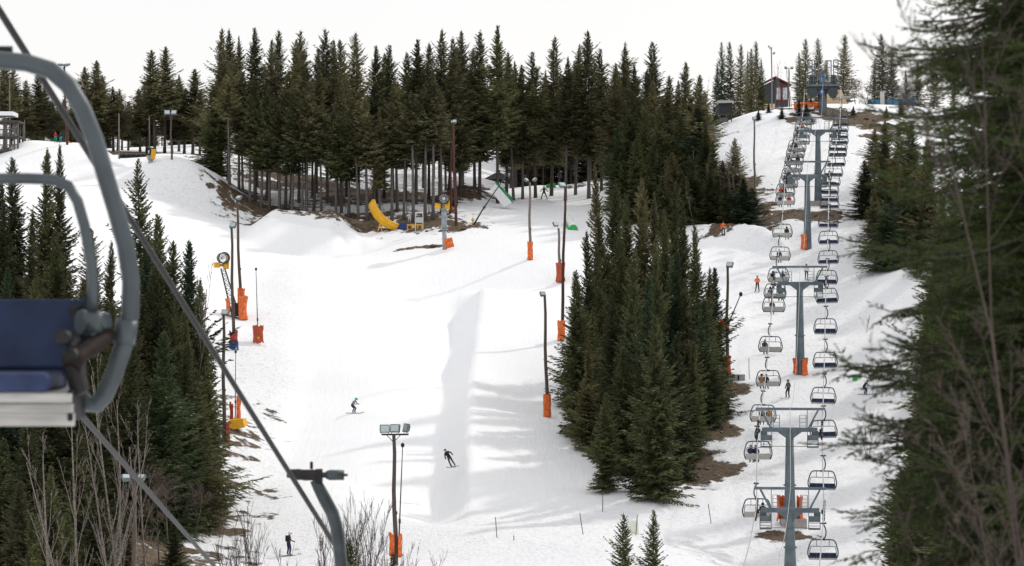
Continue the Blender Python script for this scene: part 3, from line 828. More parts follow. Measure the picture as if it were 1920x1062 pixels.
near_spruce('near', Vector((4.6, 18.5, -13.5)), 18.0, 10.0, 0.034, 9, 'second close spruce, sharper and partly behind the big blurred one', 2.2)
# bare birch whose blurred twigs cross the right side
nb = link('birch_tree', twig_mesh('near_birch', 5.2, 43, M['twigdark'], 0.010, 0.5, 4, 0.4, 14, 0.0012, 3, 0.9, (0.12, 0.22), 0.06))
nb.location = (2.3, 11.0, -3.2); nb.rotation_euler = (0, -0.03, 0.6)
tag(nb, 'leafless birch close to the camera, its thin blurred twigs crossing the spruce', 'tree')
nb2 = link('birch_tree', twig_mesh('near_birch', 3.6, 57, M['twig'], 0.008, 0.6, 4, 0.2, 14, 0.0011, 2, 0.9, (0.16, 0.26), 0.1))
nb2.location = (2.1, 12.0, -3.3); nb2.rotation_euler = (0, -0.12, 2.2)
tag(nb2, 'leaning leafless sapling whose fine blurred twigs veil the lower lift line', 'tree')

# ---------------------------------------------------------------- chairs
OUT = [(-267, 112), (-120, 111), (0, 113), (50, 118), (95, 132), (128, 160), (155, 205), (178, 262), (198, 330), (218, 395), (236, 460), (246, 525), (245, 590), (232, 650), (213, 706), (197, 742), (182, 758), (164, 757), (146, 738)]
def q2(px, py, y, hz): return Vector(((px + 267) / 471, y, -(py - 112) / 471 - hz))
def make_chair(name, hz=1.16, tr=0.05, thin=0.028, sw=0.93, near=False, hanger=True, drop=0.0):
    root = thing(name, None, 'chairlift chair')
    if hanger:
        m = MB()
        m.tube([(0, 0, 0), (0.07, 0, -0.12), (0.16, 0, -0.3), (0.215, 0, -0.55), (0.21, 0, -0.8), (0.16, 0, -0.97), (0.05, 0, -1.1), (0, 0, -hz)], tr, 7)
        m.build('hanger', M['steel'], root)
        m = MB(); m.box((0.0, 0, 0.0), (0.34, 0.16, 0.09)); m.tube([(-0.02, -0.3, 0.03), (-0.02, 0.3, 0.03)], 0.06, 8)
        m.tube([(0.1, 0, 0.02), (0.25, 0, 0.02)], 0.07, 8)
        m.build('grip', M['steel'], root)
        m = MB(); m.box((0, 0, -hz), (0.3, 0.2, 0.13)); m.build('pivot_block', M['darksteel'], root)
    half = [q2(px, py, 0, hz) for px, py in OUT]
    left = [Vector((-p.x, p.y, p.z)) for p in reversed(half[1:])]
    m = MB(); m.tube(left + half, tr if not near else 0.036, 12 if near else 7); m.build('frame', M['galv'], root)
    def inner(px, py, y): return q2(px, py, y, hz)
    bar = [(183, 585), (184, 530), (180, 490), (168, 425), (155, 380), (138, 352), (110, 340), (60, 338), (-267, 341)]
    hb = [inner(px, py, -0.12) for px, py in bar]
    allb = hb + [Vector((-p.x, p.y, p.z)) for p in reversed(hb[:-1])]
    m = MB(); m.tube(allb, thin if not near else 0.022, 8)
    if not near:
        for sx in (-0.45, 0.45): m.tube([(sx, -0.02, -hz), (sx, -0.1, -hz - 0.47)], thin * 0.8, 5)
    m.build('restraint_bar', M['galv'], root)
    zf = -hz
    def panels(z0, z1, y0, y1, th, nm, mt, sw_, n=4, bv=0.012):
        m = MB(); c = Vector((0, (y0 + y1) / 2, (z0 + z1) / 2)); L = math.hypot(z1 - z0, y1 - y0); a = math.atan2(y1 - y0, z1 - z0)
        R = Matrix.Rotation(-a, 3, 'X'); w_ = 2 * sw_ / n
        for i in range(n): m.box((-sw_ + w_ * (i + .5), c.y, c.z), (w_ - (0.012 if n > 1 else 0), th, L), R)
        return m.build(nm, mt, root, bevel=bv if near else 0)
    if near:
        panels(zf - 1.235, zf - 0.957, 0.02, 0.10, 0.05, 'backrest', M['navy'], 0.905, 4)
    else:
        panels(zf - 1.27, zf - 0.97, 0.02, 0.10, 0.06, 'backrest', M['navy'], sw, 4)
    m = MB()
    for i in range(4):
        w_ = 2 * sw / 4
        m.box((-sw + w_ * (i + .5), -0.2, zf - 1.275), (w_ - 0.012, 0.46, 0.075))
    m.build('seat', M['navy2'], root, bevel=0.02 if near else 0)
    m = MB()
    for k, zz in enumerate((1.335, 1.375, 1.42)): m.box((0, -0.40 + 0.035 * k, zf - zz), (2 * sw + 0.16, 0.03, 0.034 if k < 2 else 0.05))
    m.box((0, -0.18, zf - 1.345), (2 * sw + 0.1, 0.38, 0.03))
    m.build('seat_base', M['slat'], root)
    m = MB()
    for k in range(4): m.box((0, 0.155 - 0.012 * k, zf - 1.0 - k * 0.105), (2 * sw + 0.06, 0.024, 0.094))
    m.build('back_panel', M['slat'], root)
    for s in (-1, 1):
        m = MB(); m.tube([(s * (sw + 0.02), 0.1, zf - 1.4), (s * (sw + 0.03), 0.12, zf - 1.15), (s * (sw + 0.02), 0.06, zf - 0.98)], 0.028, 6)
        m.tube([(s * (sw + .03), 0.0, zf - 1.12), (s * (sw + .03), -0.35, zf - 1.10)], 0.03, 6)
        m.build('armrest', M['black'], root)
    return root
chair0 = make_chair('chairlift_chair')

# ---------------------------------------------------------------- foreground chair and ropes
fc = make_chair('chairlift_chair', 0.0, sw=0.84, near=True, hanger=False)
fc.location = PR(-267, 112, 10.6)
tag(fc, 'navy-seated chair hanging close to the camera, cut off by the picture edge', 'chairlift chair')
def fl(px, py, y): return q2(px, py, y, 0)
m = MB(); m.tube([fl(-60, 90, 0.1), fl(14, 90, 0.1)], 0.018, 10); m.build('hanger_lug', M['black'], fc)
m = MB(); m.tube([fl(160, 604, -0.12), fl(206, 606, -0.05)], [0.05, 0.042], 12); m.tube([fl(186, 585, -0.14), fl(184, 620, -0.12)], [0.035, 0.04], 12)
m.build('bar_joint', M['galv'], fc)
m = MB(); m.tube([fl(214, 622, -0.06), fl(205, 632, -0.08), fl(165, 668, -0.25), fl(158, 690, -0.3)], [0.026, 0.034, 0.036, 0.036], 12); m.build('armrest_tube', M['rust'], fc)
m = MB(); m.box(fl(162, 694, -0.26), (0.07, 0.10, 0.19), Matrix.Rotation(-0.25, 3, 'Y')); m.build('end_cap', M['black'], fc, bevel=0.03)
m = MB(); m.box(fl(160, 755, -0.2), (0.022, 0.3, 0.12)); m.box(fl(165, 610, 0.04), (0.035, 0.08, 0.26)); m.build('side_plate', M['black'], fc, bevel=0.006)
m = MB(); m.tube([fl(239, 600, 0), fl(233, 645, 0)], 0.044, 14); m.build('sleeve', M['galv'], fc)
def rope(name, pts, r, mt, label, cat='rope', n=6, sag=0):
    m = MB(); out_ = []
    for a, b_ in zip(pts[:-1], pts[1:]):
        a = Vector(a); b_ = Vector(b_)
        for i in range(8):
            s = i / 8; p = a.lerp(b_, s); p.z -= sag * (b_ - a).length ** 2 / 1e4 * 4 * s * (1 - s); out_.append(p)
    out_.append(Vector(pts[-1]))
    m.tube(out_, r, n)
    o = m.build(name, mt); tag(o, label, cat); return o, out_
def lerp3(A, Bp, t): return A + (Bp - A) * t
A0 = PR(0, 22, 12.8); A1 = PR(640, 1042, 19.8)
rope('haul_rope', [lerp3(A0, A1, -0.5), lerp3(A0, A1, 0), A1, lerp3(A0, A1, 4.0)], 0.0175, M['rope'], 'dark haul rope slanting down past the foreground chair', n=10)
B0 = PR(155, 782, 17.0); B1 = PR(400, 1060, 26.0)
rope('haul_rope', [lerp3(B0, B1, -1.2), B0, B1, lerp3(B0, B1, 3.0)], 0.0185, M['rope'], 'thinner grey haul rope emerging from below the foreground chair seat', n=8)
gp = PR(556, 890, (A0 + (A1 - A0) * 0.855).y)
hc = thing('chairlift_chair', 'next chair down the dark haul rope, only its grip and curved hanger showing', 'chairlift chair', gp)
s_ = gp.y / F
def fp(px, py, y=0.0): return Vector(((px - 556) * s_, y, -(py - 890) * s_))
m = MB(); m.tube([fp(538, 888), fp(560, 890), fp(585, 892)], [0.03, 0.042, 0.030], 10); m.box(fp(584, 891), (0.12, 0.07, 0.075)); m.tube([fp(584, 880), fp(584, 866)], 0.012, 8)
m.box(fp(598, 893), (0.05, 0.08, 0.10)); m.build('grip', M['darksteel'], hc, bevel=0.006)
m = MB(); m.tube([fp(600, 891), fp(612, 891)], 0.02, 8); m.tube([fp(611, 891), fp(618, 891), fp(645, 891)], [0.026, 0.037, 0.036], 12); m.tube([fp(645, 891), fp(652, 891)], 0.010, 6)
m.build('spring_housing', M['steel'], hc)
m = MB(); m.tube([fp(590, 900), fp(598, 915), fp(609, 936), fp(623, 962), fp(631, 988), fp(636, 1020), fp(640, 1062), fp(641, 1110), fp(630, 1160), fp(600, 1195), fp(560, 1210)], [0.036, 0.043, 0.046, 0.046, 0.045, 0.044, 0.044, 0.044, 0.044, 0.044, 0.044], 12)
m.build('hanger', M['steel'], hc)
cc = make_chair('spare', 0.0, sw=0.84, near=True, hanger=False)
off = fp(560, 1210)
for ch in list(cc.children):
    ch.parent = hc; ch.location = off
bpy.data.objects.remove(cc)

# ---------------------------------------------------------------- the lift line
def lifty(px, y_arm, base_py, d=None):
    if d is None: b_ = G(px, base_py)
    else: b_ = GD(px, d)
    return b_, PR(px, y_arm, b_.y)
TW = [lifty(1481, 957, 0, 139), lifty(1481, 806, 990), lifty(1500, 532, 703), lifty(1514, 330, 468), lifty(1534, 246, 385)]
TW = [(b_, Vector((b_.x, b_.y, a.z))) for b_, a in TW]
HEAD = math.atan2(TW[4][0].x - TW[0][0].x, TW[4][0].y - TW[0][0].y)
RZ = -HEAD
ax = Vector((math.cos(RZ), math.sin(RZ), 0)); fy = Vector((-math.sin(RZ), math.cos(RZ), 0))
TLAB = ['nearest lift pylon, its foot below the picture edge', 'second lift pylon uphill, orange mats behind its foot', 'third lift pylon uphill with orange mats hanging at its foot', 'fourth lift pylon uphill, orange-painted at the foot on brown ground', 'fifth and highest lift pylon, just below the top station']
def tower(base, arm, label, pad, w0=0.62, w1=0.98):
    t = thing('lift_pylon', label, 'lift pylon', base, RZ, 'lift pylons')
    h = arm.z - base.z
    m = MB(); m.tube([(0, 0, -0.6), (0, 0, 0.3), (0, 0, h * 0.5), (0, 0, h - 0.2)], [w1 / 2, w1 / 2, (w0 + w1) / 4 * .95, w0 / 2], 14)
    m.tube([(0, 0, h * 0.42), (0, 0, h * 0.42 + 0.12)], w1 / 2 + .02, 14)
    m.build('column', M['tower'], t)
    m = MB()
    m.box((0, 0, h), (4.3, 0.42, 0.34)); m.add([(-0.95, -0.2, h - .17), (0.95, -0.2, h - .17), (0.34, -0.2, h - .62), (-0.34, -0.2, h - .62), (-0.95, 0.2, h - .17), (0.95, 0.2, h - .17), (0.34, 0.2, h - .62), (-0.34, 0.2, h - .62)],
        [(0, 1, 2, 3), (7, 6, 5, 4), (0, 3, 7, 4), (1, 5, 6, 2), (3, 2, 6, 7)])
    m.box((0, -0.24, h - 0.18), (0.24, 0.06, 0.2))
    m.build('cross_arm', M['tower'], t)
    m = MB(); m.box((0, 0, h + 1.62), (5.3, 0.2, 0.2))
    for s in (-1, 1): m.bar((s * 2.2, 0, h + 1.52), (s * 1.45, 0, h + 0.1), 0.34, 0.14)
    m.build('gantry', M['tower'], t)
    for s in (-1, 1):
        m = MB()
        m.box((s * 1.8, -0.5, h - 1.35), (0.85, 1.0, 0.05)); m.box((s * 1.8, -0.5, h - 0.9), (0.85, 0.04, 0.05)); m.box((s * 1.8, -0.5, h - 1.12), (0.85, 0.04, 0.04))
        for x in (1.38, 2.22): m.bar((s * x, -0.5, h - 1.4), (s * x, -0.5, h + (1.55 if x < 2 else -.3)), 0.055)
        m.box((s * 1.8, -0.3, h - 0.62), (0.8, 0.3, 0.42)); m.box((s * 2.0, 0, h - 0.3), (0.5, 0.3, 0.4))
        m.build('catwalk', M['tower'], t)
        m = MB(); x0 = s * 0.78
        for dx in (0, 0.5): m.bar((x0 + s * dx, -0.25, h + 0.15), (x0 + s * dx, -0.25, h + 1.15), 0.05)
        for k in range(4): m.bar((x0, -0.25, h + 0.3 + 0.28 * k), (x0 + s * .5, -0.25, h + 0.3 + 0.28 * k), 0.035)
        m.build('ladder', M['tower'], t)
        sh = MB(); sh.bar((s * 2.5, -1.7, h - 0.62), (s * 2.5, 1.7, h + 0.42), 0.07, 0.2); sh.bar((s * 2.3, 0, h - .1), (s * 2.5, 0, h - .1), 0.3)
        sa = sh.build('sheave_train', M['darksteel'], t)
        for k in range(6):
            y = -1.6 + 0.64 * k; z = h + 0.02 + y * 0.306
            wm = MB(); wm.tube([(s * 2.5 - 0.07, y, z), (s * 2.5 + 0.07, y, z)], 0.21, 12); wm.tube([(s * 2.5 - 0.1, y, z), (s * 2.5 + 0.1, y, z)], 0.08, 8)
            wm.build('sheave', M['darksteel'], sa)
    m = MB(); m.tube([(-2.2, -0.5, h - 1.28), (2.2, -0.5, h - 1.28)], 0.025, 5); m.build('tie_rod', M['galv'], t)
    if pad:
        for a, b_, top, bot in pad:
            padm(a, b_, w1 / 2, top, bot).build('protective_mat', M['orange'], t)
    return t
def padm(a0, a1, r, top, bot, seed=0):
    rr = random.Random(seed + a0 * 10); m = MB(); n = 12; vs = []
    rows = 5
    for j in range(rows + 1):
        zz = bot + (top - bot) * j / rows
        flare = 1.0 + 0.15 * (abs(j / rows - 0.5) * 2) ** 2
        for k in range(n + 1):
            a = math.radians(a0 + (a1 - a0) * k / n)
            ri = r * flare + 0.06 + rr.uniform(0, 0.06)
            vs.append((math.cos(a) * ri, math.sin(a) * ri, zz + (rr.uniform(-0.12, 0.12) if j in (0, rows) else 0)))
    fs = []
    for j in range(rows):
        for k in range(n): i = j * (n + 1) + k; fs.append((i, i + 1, i + n + 2, i + n + 1))
    o_ = len(vs)
    # give the mat real thickness
    vs2 = [(x * 1.22, y * 1.22, z) for x, y, z in vs]
    fs2 = [tuple(i + o_ for i in reversed(f)) for f in fs]
    rim = []
    for k in range(n): rim.append((k + 1, k, o_ + k, o_ + k + 1)); b_ = rows * (n + 1) + k; rim.append((b_, b_ + 1, o_ + b_ + 1, o_ + b_))
    for j in range(rows): a = j * (n + 1); c = a + n + 1; rim.append((a, c, o_ + c, o_ + a)); a += n; c += n; rim.append((c, a, o_ + a, o_ + c))
    m.add(vs + vs2, fs + fs2 + rim, False)
    return m
PADS = [None, None, [(-150, -110, 1.5, 0.1), (-70, 60, 1.5, -0.1)], [(185, 265, 1.5, -0.1)], None]
for (b_, a), lb, pd in zip(TW, TLAB, PADS): tower(b_, a, lb, pd)
b1 = TW[1][0]
m = MB(); m.box((0, 0, 0.15), (2.0, 1.5, 0.9)); o = m.build('concrete_footing', M['concrete']); o.location = b1 + Vector((0.3, 0.4, 0)); tag(o, 'concrete footing under the second pylon', 'footing')
m = MB(); m.box((0, 0, 0.1), (2.2, 1.6, 0.7)); o = m.build('concrete_footing', M['concrete']); o.location = TW[4][0]; tag(o, 'concrete footing under the highest pylon on brown ground', 'footing')
# a second pair of mats round the second pylon foot
for k, dx in enumerate((-0.55, 0.62)):
    o = padm(60 if dx < 0 else -60, 200 if dx < 0 else 80, 0.3, 2.1, 0.3, 3 + k).build('crash_mat', M['orange']); o.location = b1 + Vector((dx * 0.85, 0.25, 0.2))
    tag(o, 'upright orange crash mat at the second pylon, %s side' % ('downslope west' if dx < 0 else 'lift east'), 'crash mat', 'crash mats at the second pylon')

# top station
ts, ta = lifty(1543, 165, 212)
st = thing('lift_top_station', 'grey steel top station with hoist frames and a blue arrow sign', 'lift station', ts, RZ)
hh = PR(1543, 132, ts.y).z - ts.z
m = MB(); m.tube([(0, 0, -2.5), (0, 0, hh - 0.4)], [0.62, 0.5], 14); m.build('column', M['tower'], st)
m = MB(); m.box((0, 0, hh - 2.2), (4.6, 2.2, 0.3)); m.box((0, -1.1, hh - 0.9), (4.7, 0.08, 0.08)); m.box((0, -1.1, hh - 1.5), (4.7, 0.06, 0.06))
for k in range(10): m.bar((-2.3 + k * 0.51, -1.1, hh - 2.1), (-2.3 + k * .51, -1.1, hh - 0.85), 0.07)
m.build('platform', M['tower'], st)
for s in (-1, 1):
    m = MB(); m.box((s * 1.5, 0, hh - 1.55), (0.9, 1.2, 1.1)); m.box((s * 1.5, 0, hh - .9), (0.6, 1.0, .4)); m.build('machine_housing', M['steel'], st)
    m = MB()
    for x in (.6, 1.15, 1.5, 2.1): m.bar((s * x, 0, hh - 1.0), (s * x, 0, hh + 1.4), 0.14)
    m.box((s * .88, 0, hh + 1.3), (.62, 0.15, 0.15)); m.box((s * 1.8, 0, hh + 1.4), (.7, 0.15, 0.15)); m.box((s * 1.8, 0, hh + .5), (.65, 0.12, 0.3)); m.box((s * .88, 0, hh + .35), (.6, .1, .1))
    m.build('hoist_frame', M['tower'], st)
    m = MB(); m.tube([(s * 1.4, -1.2, hh - 3.2), (s * 1.4, 1.2, hh - 3.2)], 0.75, 6, smooth=False); m.box((s * .9, 0, hh - 3.0), (.9, 1.2, .6)); m.build('bull_wheel_guard', M['steel'], st)
for z in (hh - 1.4, hh - 3.0):
    m = MB(); m.box((-0.15, -0.6, z), (0.6, 0.06, 1.0)); sg = m.build('sign', mat('blue sign', (0.03, 0.13, 0.42), 0.5, 0, 0.05, 3), st)
    m = MB(); m.box((-0.15, -0.65, z + .1), (0.1, 0.04, 0.55)); m.bar((-0.36, -0.65, z), (-0.15, -0.65, z - .3), 0.08, .04); m.bar((0.06, -0.65, z), (-0.15, -0.65, z - .3), 0.08, .04)
    m.build('arrow', M['white'], sg)
m = MB(); m.box((0, 0, hh - 2.6), (5.0, 1.6, 0.3)); m.build('beam', M['steel'], st)
m = MB(); m.box((2.0, -.2, hh - 6.6), (4.6, 1.4, 0.18)); m.build('unloading_board', M['steel'], st)
# triangular plywood screen behind
g = GD(1585, 268); s_ = g.y / F
m = MB(); c = [(1551, 196), (1551, 165), (1572, 160), (1590, 184), (1590, 196)]
c = [(1549, 197), (1549, 160), (1568, 156), (1576, 166), (1590, 196)]
pl = [PR(px, py, g.y + 2) for px, py in c]; n = len(pl)
m.add([p for p in pl] + [p + Vector((0, 3, 0)) for p in pl], [tuple(reversed(range(n))), tuple(range(n, 2 * n))] + [(i, (i + 1) % n, n + (i + 1) % n, n + i) for i in range(n)])
o = m.build('shelter', M['tan']); tag(o, 'sloping plywood shelter behind the top station', 'shelter')
m = MB(); gz = G(1505, 204); y_ = gz.y - 2
a, b_ = PR(1489, 200, y_), PR(1535, 197, y_); m.tube([a, a.lerp(b_, .33), a.lerp(b_, .66), b_], [0.48, 0.52, 0.5, 0.46], 10)
o = m.build('crash_mat', M['orange']); tag(o, 'long orange mattress lying across the unloading ramp', 'crash mat')
m = MB(); a, b_ = PR(1494, 206, y_), PR(1525, 203, y_); m.bar(a, b_, 1.2, 0.35); o = m.build('unloading_deck', M['roofsnow']); tag(o, 'snow-covered deck edge under the orange mattress', 'deck')
m = MB(); a, b_ = PR(1562, 186, y_), PR(1603, 181, y_); m.bar(a, b_, 1.4, 0.25); o = m.build('unloading_deck', M['slat']); tag(o, 'pale unloading deck right of the top station column', 'deck')

# ropes of the lift
bot = Vector((TW[0][0].x, 0, 0)); 
P_low = TW[0][1] - fy * 26 + Vector((0, 0, -2.6)); P_low2 = P_low - fy * 70 + Vector((0, 0, -1.0))
line = [P_low2, P_low] + [a for _, a in TW] + [Vector((ts.x, ts.y, PR(1543, 168, ts.y).z))]
ropes = {}
for s, nm in ((-1, 'ascending'), (1, 'descending')):
    pts_ = [p + ax * s * 2.5 + Vector((0, 0, 0.22)) for p in line]
    o, path = rope('lift_rope', pts_, 0.045, M['ropelight'], 'thin haul rope of the main lift carrying the %s chairs' % nm, sag=7)
    ropes[s] = path
pts_ = [p + Vector((0, -0.3, 1.75)) for p in line]
rope('comm_cable', pts_, 0.02, M['ropelight'], 'thin signal cable strung above the pylons between the two haul ropes', 'cable', sag=14)
def proj(p):
    yc = CP * p.z - SP * p.y; zc = SP * p.z + CP * p.y
    return 960 + F * p.x / zc, 531 - F * yc / zc
def onrope(s, py):
    path = ropes[s]
    q = [proj(p)[1] for p in path]
    for i in range(len(q) - 1):
        if q[i] >= py > q[i + 1]:
            t_ = (q[i] - py) / (q[i] - q[i + 1]); return path[i].lerp(path[i + 1], t_)
    return path[-1]
RIGHT = [982, 855, 762, 702, 637, 575, 519, 486, 450, 414, 384, 350, 337, 323, 308, 291, 272, 254, 244, 234, 224, 213, 202, 188]
LEFT = [907, 800, 734, 671, 608, 535, 511, 482, 443, 401, 342, 326, 311, 297, 283, 269, 256, 245, 234, 223, 210, 196]
used = False
LC = []
towy = [957, 806, 532, 330, 246, 150]
towname = ['below the nearest pylon', 'above the nearest pylon', 'above the second pylon', 'above the third pylon', 'above the fourth pylon', 'above the highest pylon']
for s, lst in ((1, RIGHT), (-1, LEFT)):
    cnt = {}
    for k, py in enumerate(lst):
        p = onrope(s, py)
        if used: c = copy_tree(chair0)
        else: c = chair0; used = True
        c.location = p; c.rotation_euler = (random.Random(k + 50).gauss(0, .05), random.Random(k + 90).gauss(0, .025), RZ + (math.pi if s < 0 else 0) + random.Random(k).uniform(-0.05, 0.05))
        sec = sum(1 for y in towy if py < y)
        cnt[sec] = cnt.get(sec, 0) + 1
        if s > 0: lb = 'empty descending chair with navy seat, %s one %s' % (ordw(cnt[sec]), towname[min(sec, 5)])
        else: lb = 'ascending chair seen from its grey slatted back, %s one %s' % (ordw(cnt[sec]), towname[min(sec, 5)])
        tag(c, lb, 'chairlift chair', 'descending empty chairs' if s > 0 else 'ascending chairs')
        if s < 0: LC.append((c, p))

# ---------------------------------------------------------------- people
def body_mesh(name, J, mats, thick=1.0):
    E = [('pelvis', 'belly'), ('belly', 'chest'), ('chest', 'neck'), ('neck', 'head'), ('head', 'crown')]
    rad = dict(pelvis=.135, belly=.13, chest=.15, neck=.06, head=.095, crown=.06, sh=.075, el=.058, wr=.043, ha=.045, hip=.105, kn=.075, an=.062, toe=.05)
    for s in 'LR':
        E += [('chest', 'sh' + s), ('sh' + s, 'el' + s), ('el' + s, 'wr' + s), ('wr' + s, 'ha' + s), ('pelvis', 'hip' + s), ('hip' + s, 'kn' + s), ('kn' + s, 'an' + s), ('an' + s, 'toe' + s)]
        E += [('wr' + s, 'th' + s)]
    J = dict(J)
    for s in 'LR':
        w_ = Vector(J['wr' + s]); h_ = Vector(J['ha' + s]); sg = -1 if s == 'L' else 1
        J['th' + s] = tuple(w_ + (h_ - w_) * 0.6 + Vector((-sg * 0.05, -0.02, 0.02)))
    rad['th'] = .02
    names = list(J); ix = {n: i for i, n in enumerate(names)}
    me = bpy.data.meshes.new(name)
    me.from_pydata([J[n] for n in names], [(ix[a], ix[b_]) for a, b_ in E], [])
    o = bpy.data.objects.new(name, me); COL.objects.link(o)
    md = o.modifiers.new('skin', 'SKIN')
    if not me.skin_vertices: return None
    for n in names:
        r_ = rad.get(n, rad.get(n[:-1], 0.06)) * (thick if n[:2] not in ('he', 'cr', 'ne') else 1)
        v = me.skin_vertices[0].data[ix[n]]; v.radius = (r_, r_); v.use_root = (n == 'pelvis')
    sb = o.modifiers.new('sub', 'SUBSURF'); sb.levels = 1; sb.render_levels = 1
    dg = bpy.context.evaluated_depsgraph_get(); dg.update()
    res = bpy.data.meshes.new_from_object(o.evaluated_get(dg)); res.name = name
    bpy.data.objects.remove(o)
    res.materials.clear()
    for mm in mats: res.materials.append(mm)      # jacket, trousers, skin, gloves and boots
    def grp(a, b_):
        if a in ('neck', 'head'): return 2
        if a.startswith('wr'): return 3
        if a.startswith('an'): return 3
        if a.startswith(('hip', 'kn')) or b_.startswith('hip'): return 1
        return 0
    segs = [(Vector(J[a]), Vector(J[b_]), grp(a, b_)) for a, b_ in E]
    for f in res.polygons:
        c = f.center; best = 9; gi = 0
        for a, b_, g_ in segs:
            ab = b_ - a; t_ = max(0, min(1, (c - a).dot(ab) / ab.length_squared)); dd = (c - a - ab * t_).length
            if dd < best: best = dd; gi = g_
        f.material_index = gi; f.use_smooth = True
    return res
STAND = dict(pelvis=(0, 0, .95), belly=(0, 0, 1.1), chest=(0, 0, 1.3), neck=(0, 0, 1.48), head=(0, -.02, 1.61), crown=(0, -.02, 1.69),
    shL=(-.17, 0, 1.4), elL=(-.27, .02, 1.15), wrL=(-.28, -.12, .95), haL=(-.28, -.18, .89), shR=(.17, 0, 1.4), elR=(.27, .02, 1.15), wrR=(.28, -.12, .95), haR=(.28, -.18, .89),
    hipL=(-.1, 0, .9), knL=(-.13, -.08, .5), anL=(-.14, 0, .12), toeL=(-.14, -.16, .07), hipR=(.1, 0, .9), knR=(.13, -.08, .5), anR=(.14, 0, .12), toeR=(.14, -.16, .07))
def pose(**kw): d = dict(STAND); d.update(kw); return d
CROUCH = pose(pelvis=(0, .16, .72), belly=(0, .1, .86), chest=(0, -.08, 1.04), neck=(0, -.2, 1.18), head=(0, -.27, 1.29), crown=(0, -.29, 1.37), shL=(-.17, -.12, 1.13), shR=(.17, -.12, 1.13), elL=(-.3, -.2, .9), elR=(.3, -.2, .9),
    wrL=(-.27, -.4, .82), haL=(-.26, -.46, .8), wrR=(.27, -.4, .82), haR=(.26, -.46, .8), hipL=(-.11, .14, .68), hipR=(.11, .14, .68), knL=(-.17, -.16, .45), knR=(.17, -.16, .45), anL=(-.2, .02, .12), anR=(.2, .02, .12), toeL=(-.2, -.14, .07), toeR=(.2, -.14, .07))
SPREAD = pose(elL=(-.36, .0, 1.2), wrL=(-.5, -.1, 1.02), haL=(-.56, -.12, .98), elR=(.36, .0, 1.2), wrR=(.5, -.1, 1.02), haR=(.56, -.12, .98), knL=(-.26, -.06, .52), knR=(.26, -.06, .52), anL=(-.38, 0, .14), toeL=(-.4, -.16, .08), anR=(.38, 0, .14), toeR=(.4, -.16, .08))
SIT = pose(pelvis=(0, .02, .12), belly=(0, .05, .28), chest=(0, .07, .48), neck=(0, .05, .66), head=(0, .02, .79), crown=(0, .02, .87), shL=(-.18, .06, .57), shR=(.18, .06, .57), elL=(-.24, -.08, .34), elR=(.24, -.08, .34), wrL=(-.2, -.32, .26), haL=(-.18, -.38, .25), wrR=(.2, -.32, .26), haR=(.18, -.38, .25),
    hipL=(-.1, 0, .1), hipR=(.1, 0, .1), knL=(-.13, -.46, .12), knR=(.13, -.46, .12), anL=(-.13, -.52, -.32), anR=(.13, -.52, -.32), toeL=(-.13, -.7, -.38), toeR=(.13, -.7, -.38))
def cloth(name, c, c2=None): return mat(name, c, 0.85, 0, 0.2, 6, bump=0.3)
SK = mat('skin', (0.5, 0.3, 0.22), 0.6, 0, 0.08, 5); GLV = mat('dark gloves and boots', (0.02, 0.02, 0.024), 0.7, 0, 0.3, 8)
def person(label, loc, rz, J, jacket, trousers, helmet, skis=True, poles=False, scale=1.0, tilt=(0, 0), group=None, ski_col='dark', board=False, pack=None, seated=False, fast=None):
    o = bpy.data.objects.new('person', fast if fast else body_mesh('body', J, [jacket, trousers, SK, GLV]))
    COL.objects.link(o); o.location = loc; o.rotation_euler = (tilt[0], tilt[1], rz); o.scale = (scale,) * 3
    tag(o, label, 'person', group)
    hd = Vector(J['head'])
    m = MB(); m.ball(hd + Vector((0, .012, .035)), .125, 10, (.95, 1.1, .95)); m.build('helmet', helmet, o)
    m = MB(); m.box(hd + Vector((0, -.115, .0)), (.17, .05, .07)); m.build('goggles', M['black'], o)
    if skis:
        sm_ = mat('ski ' + ski_col, {'dark': (0.03, 0.03, 0.04), 'blue': (0.04, 0.16, 0.35), 'white': (0.6, 0.6, 0.6)}[ski_col], 0.4)
        for s in 'LR':
            t_ = Vector(J['toe' + s]); a_ = Vector(J['an' + s])
            z0 = min(t_.z, a_.z) - .07; y0 = (t_.y + a_.y) / 2
            m = MB()
            m.tube([(t_.x, y0 + .78, z0), (t_.x, y0 - .72, z0), (t_.x, y0 - .86, z0 + .04), (t_.x, y0 - .95, z0 + .12)], [.045, .045, .04, .02], 5)
            m.v = [(x, y, z0 + (z - z0) * (0.45 if y > y0 - .75 else 1)) for x, y, z in m.v]
            m.build('ski', sm_, o)
    if poles:
        for s in ('L', 'R'):
            h_ = Vector(J['ha' + s]); m = MB()
            m.tube([h_ + Vector((0, 0, .08)), h_ + Vector((0, .3, -h_.z + .02))], .012, 5); m.build('ski_pole', M['galv'], o)
    if pack: m = MB(); m.box(Vector(J['chest']) + Vector((0, .17, -.05)), (.3, .16, .45)); m.build('backpack', pack, o, bevel=.03)
    return o
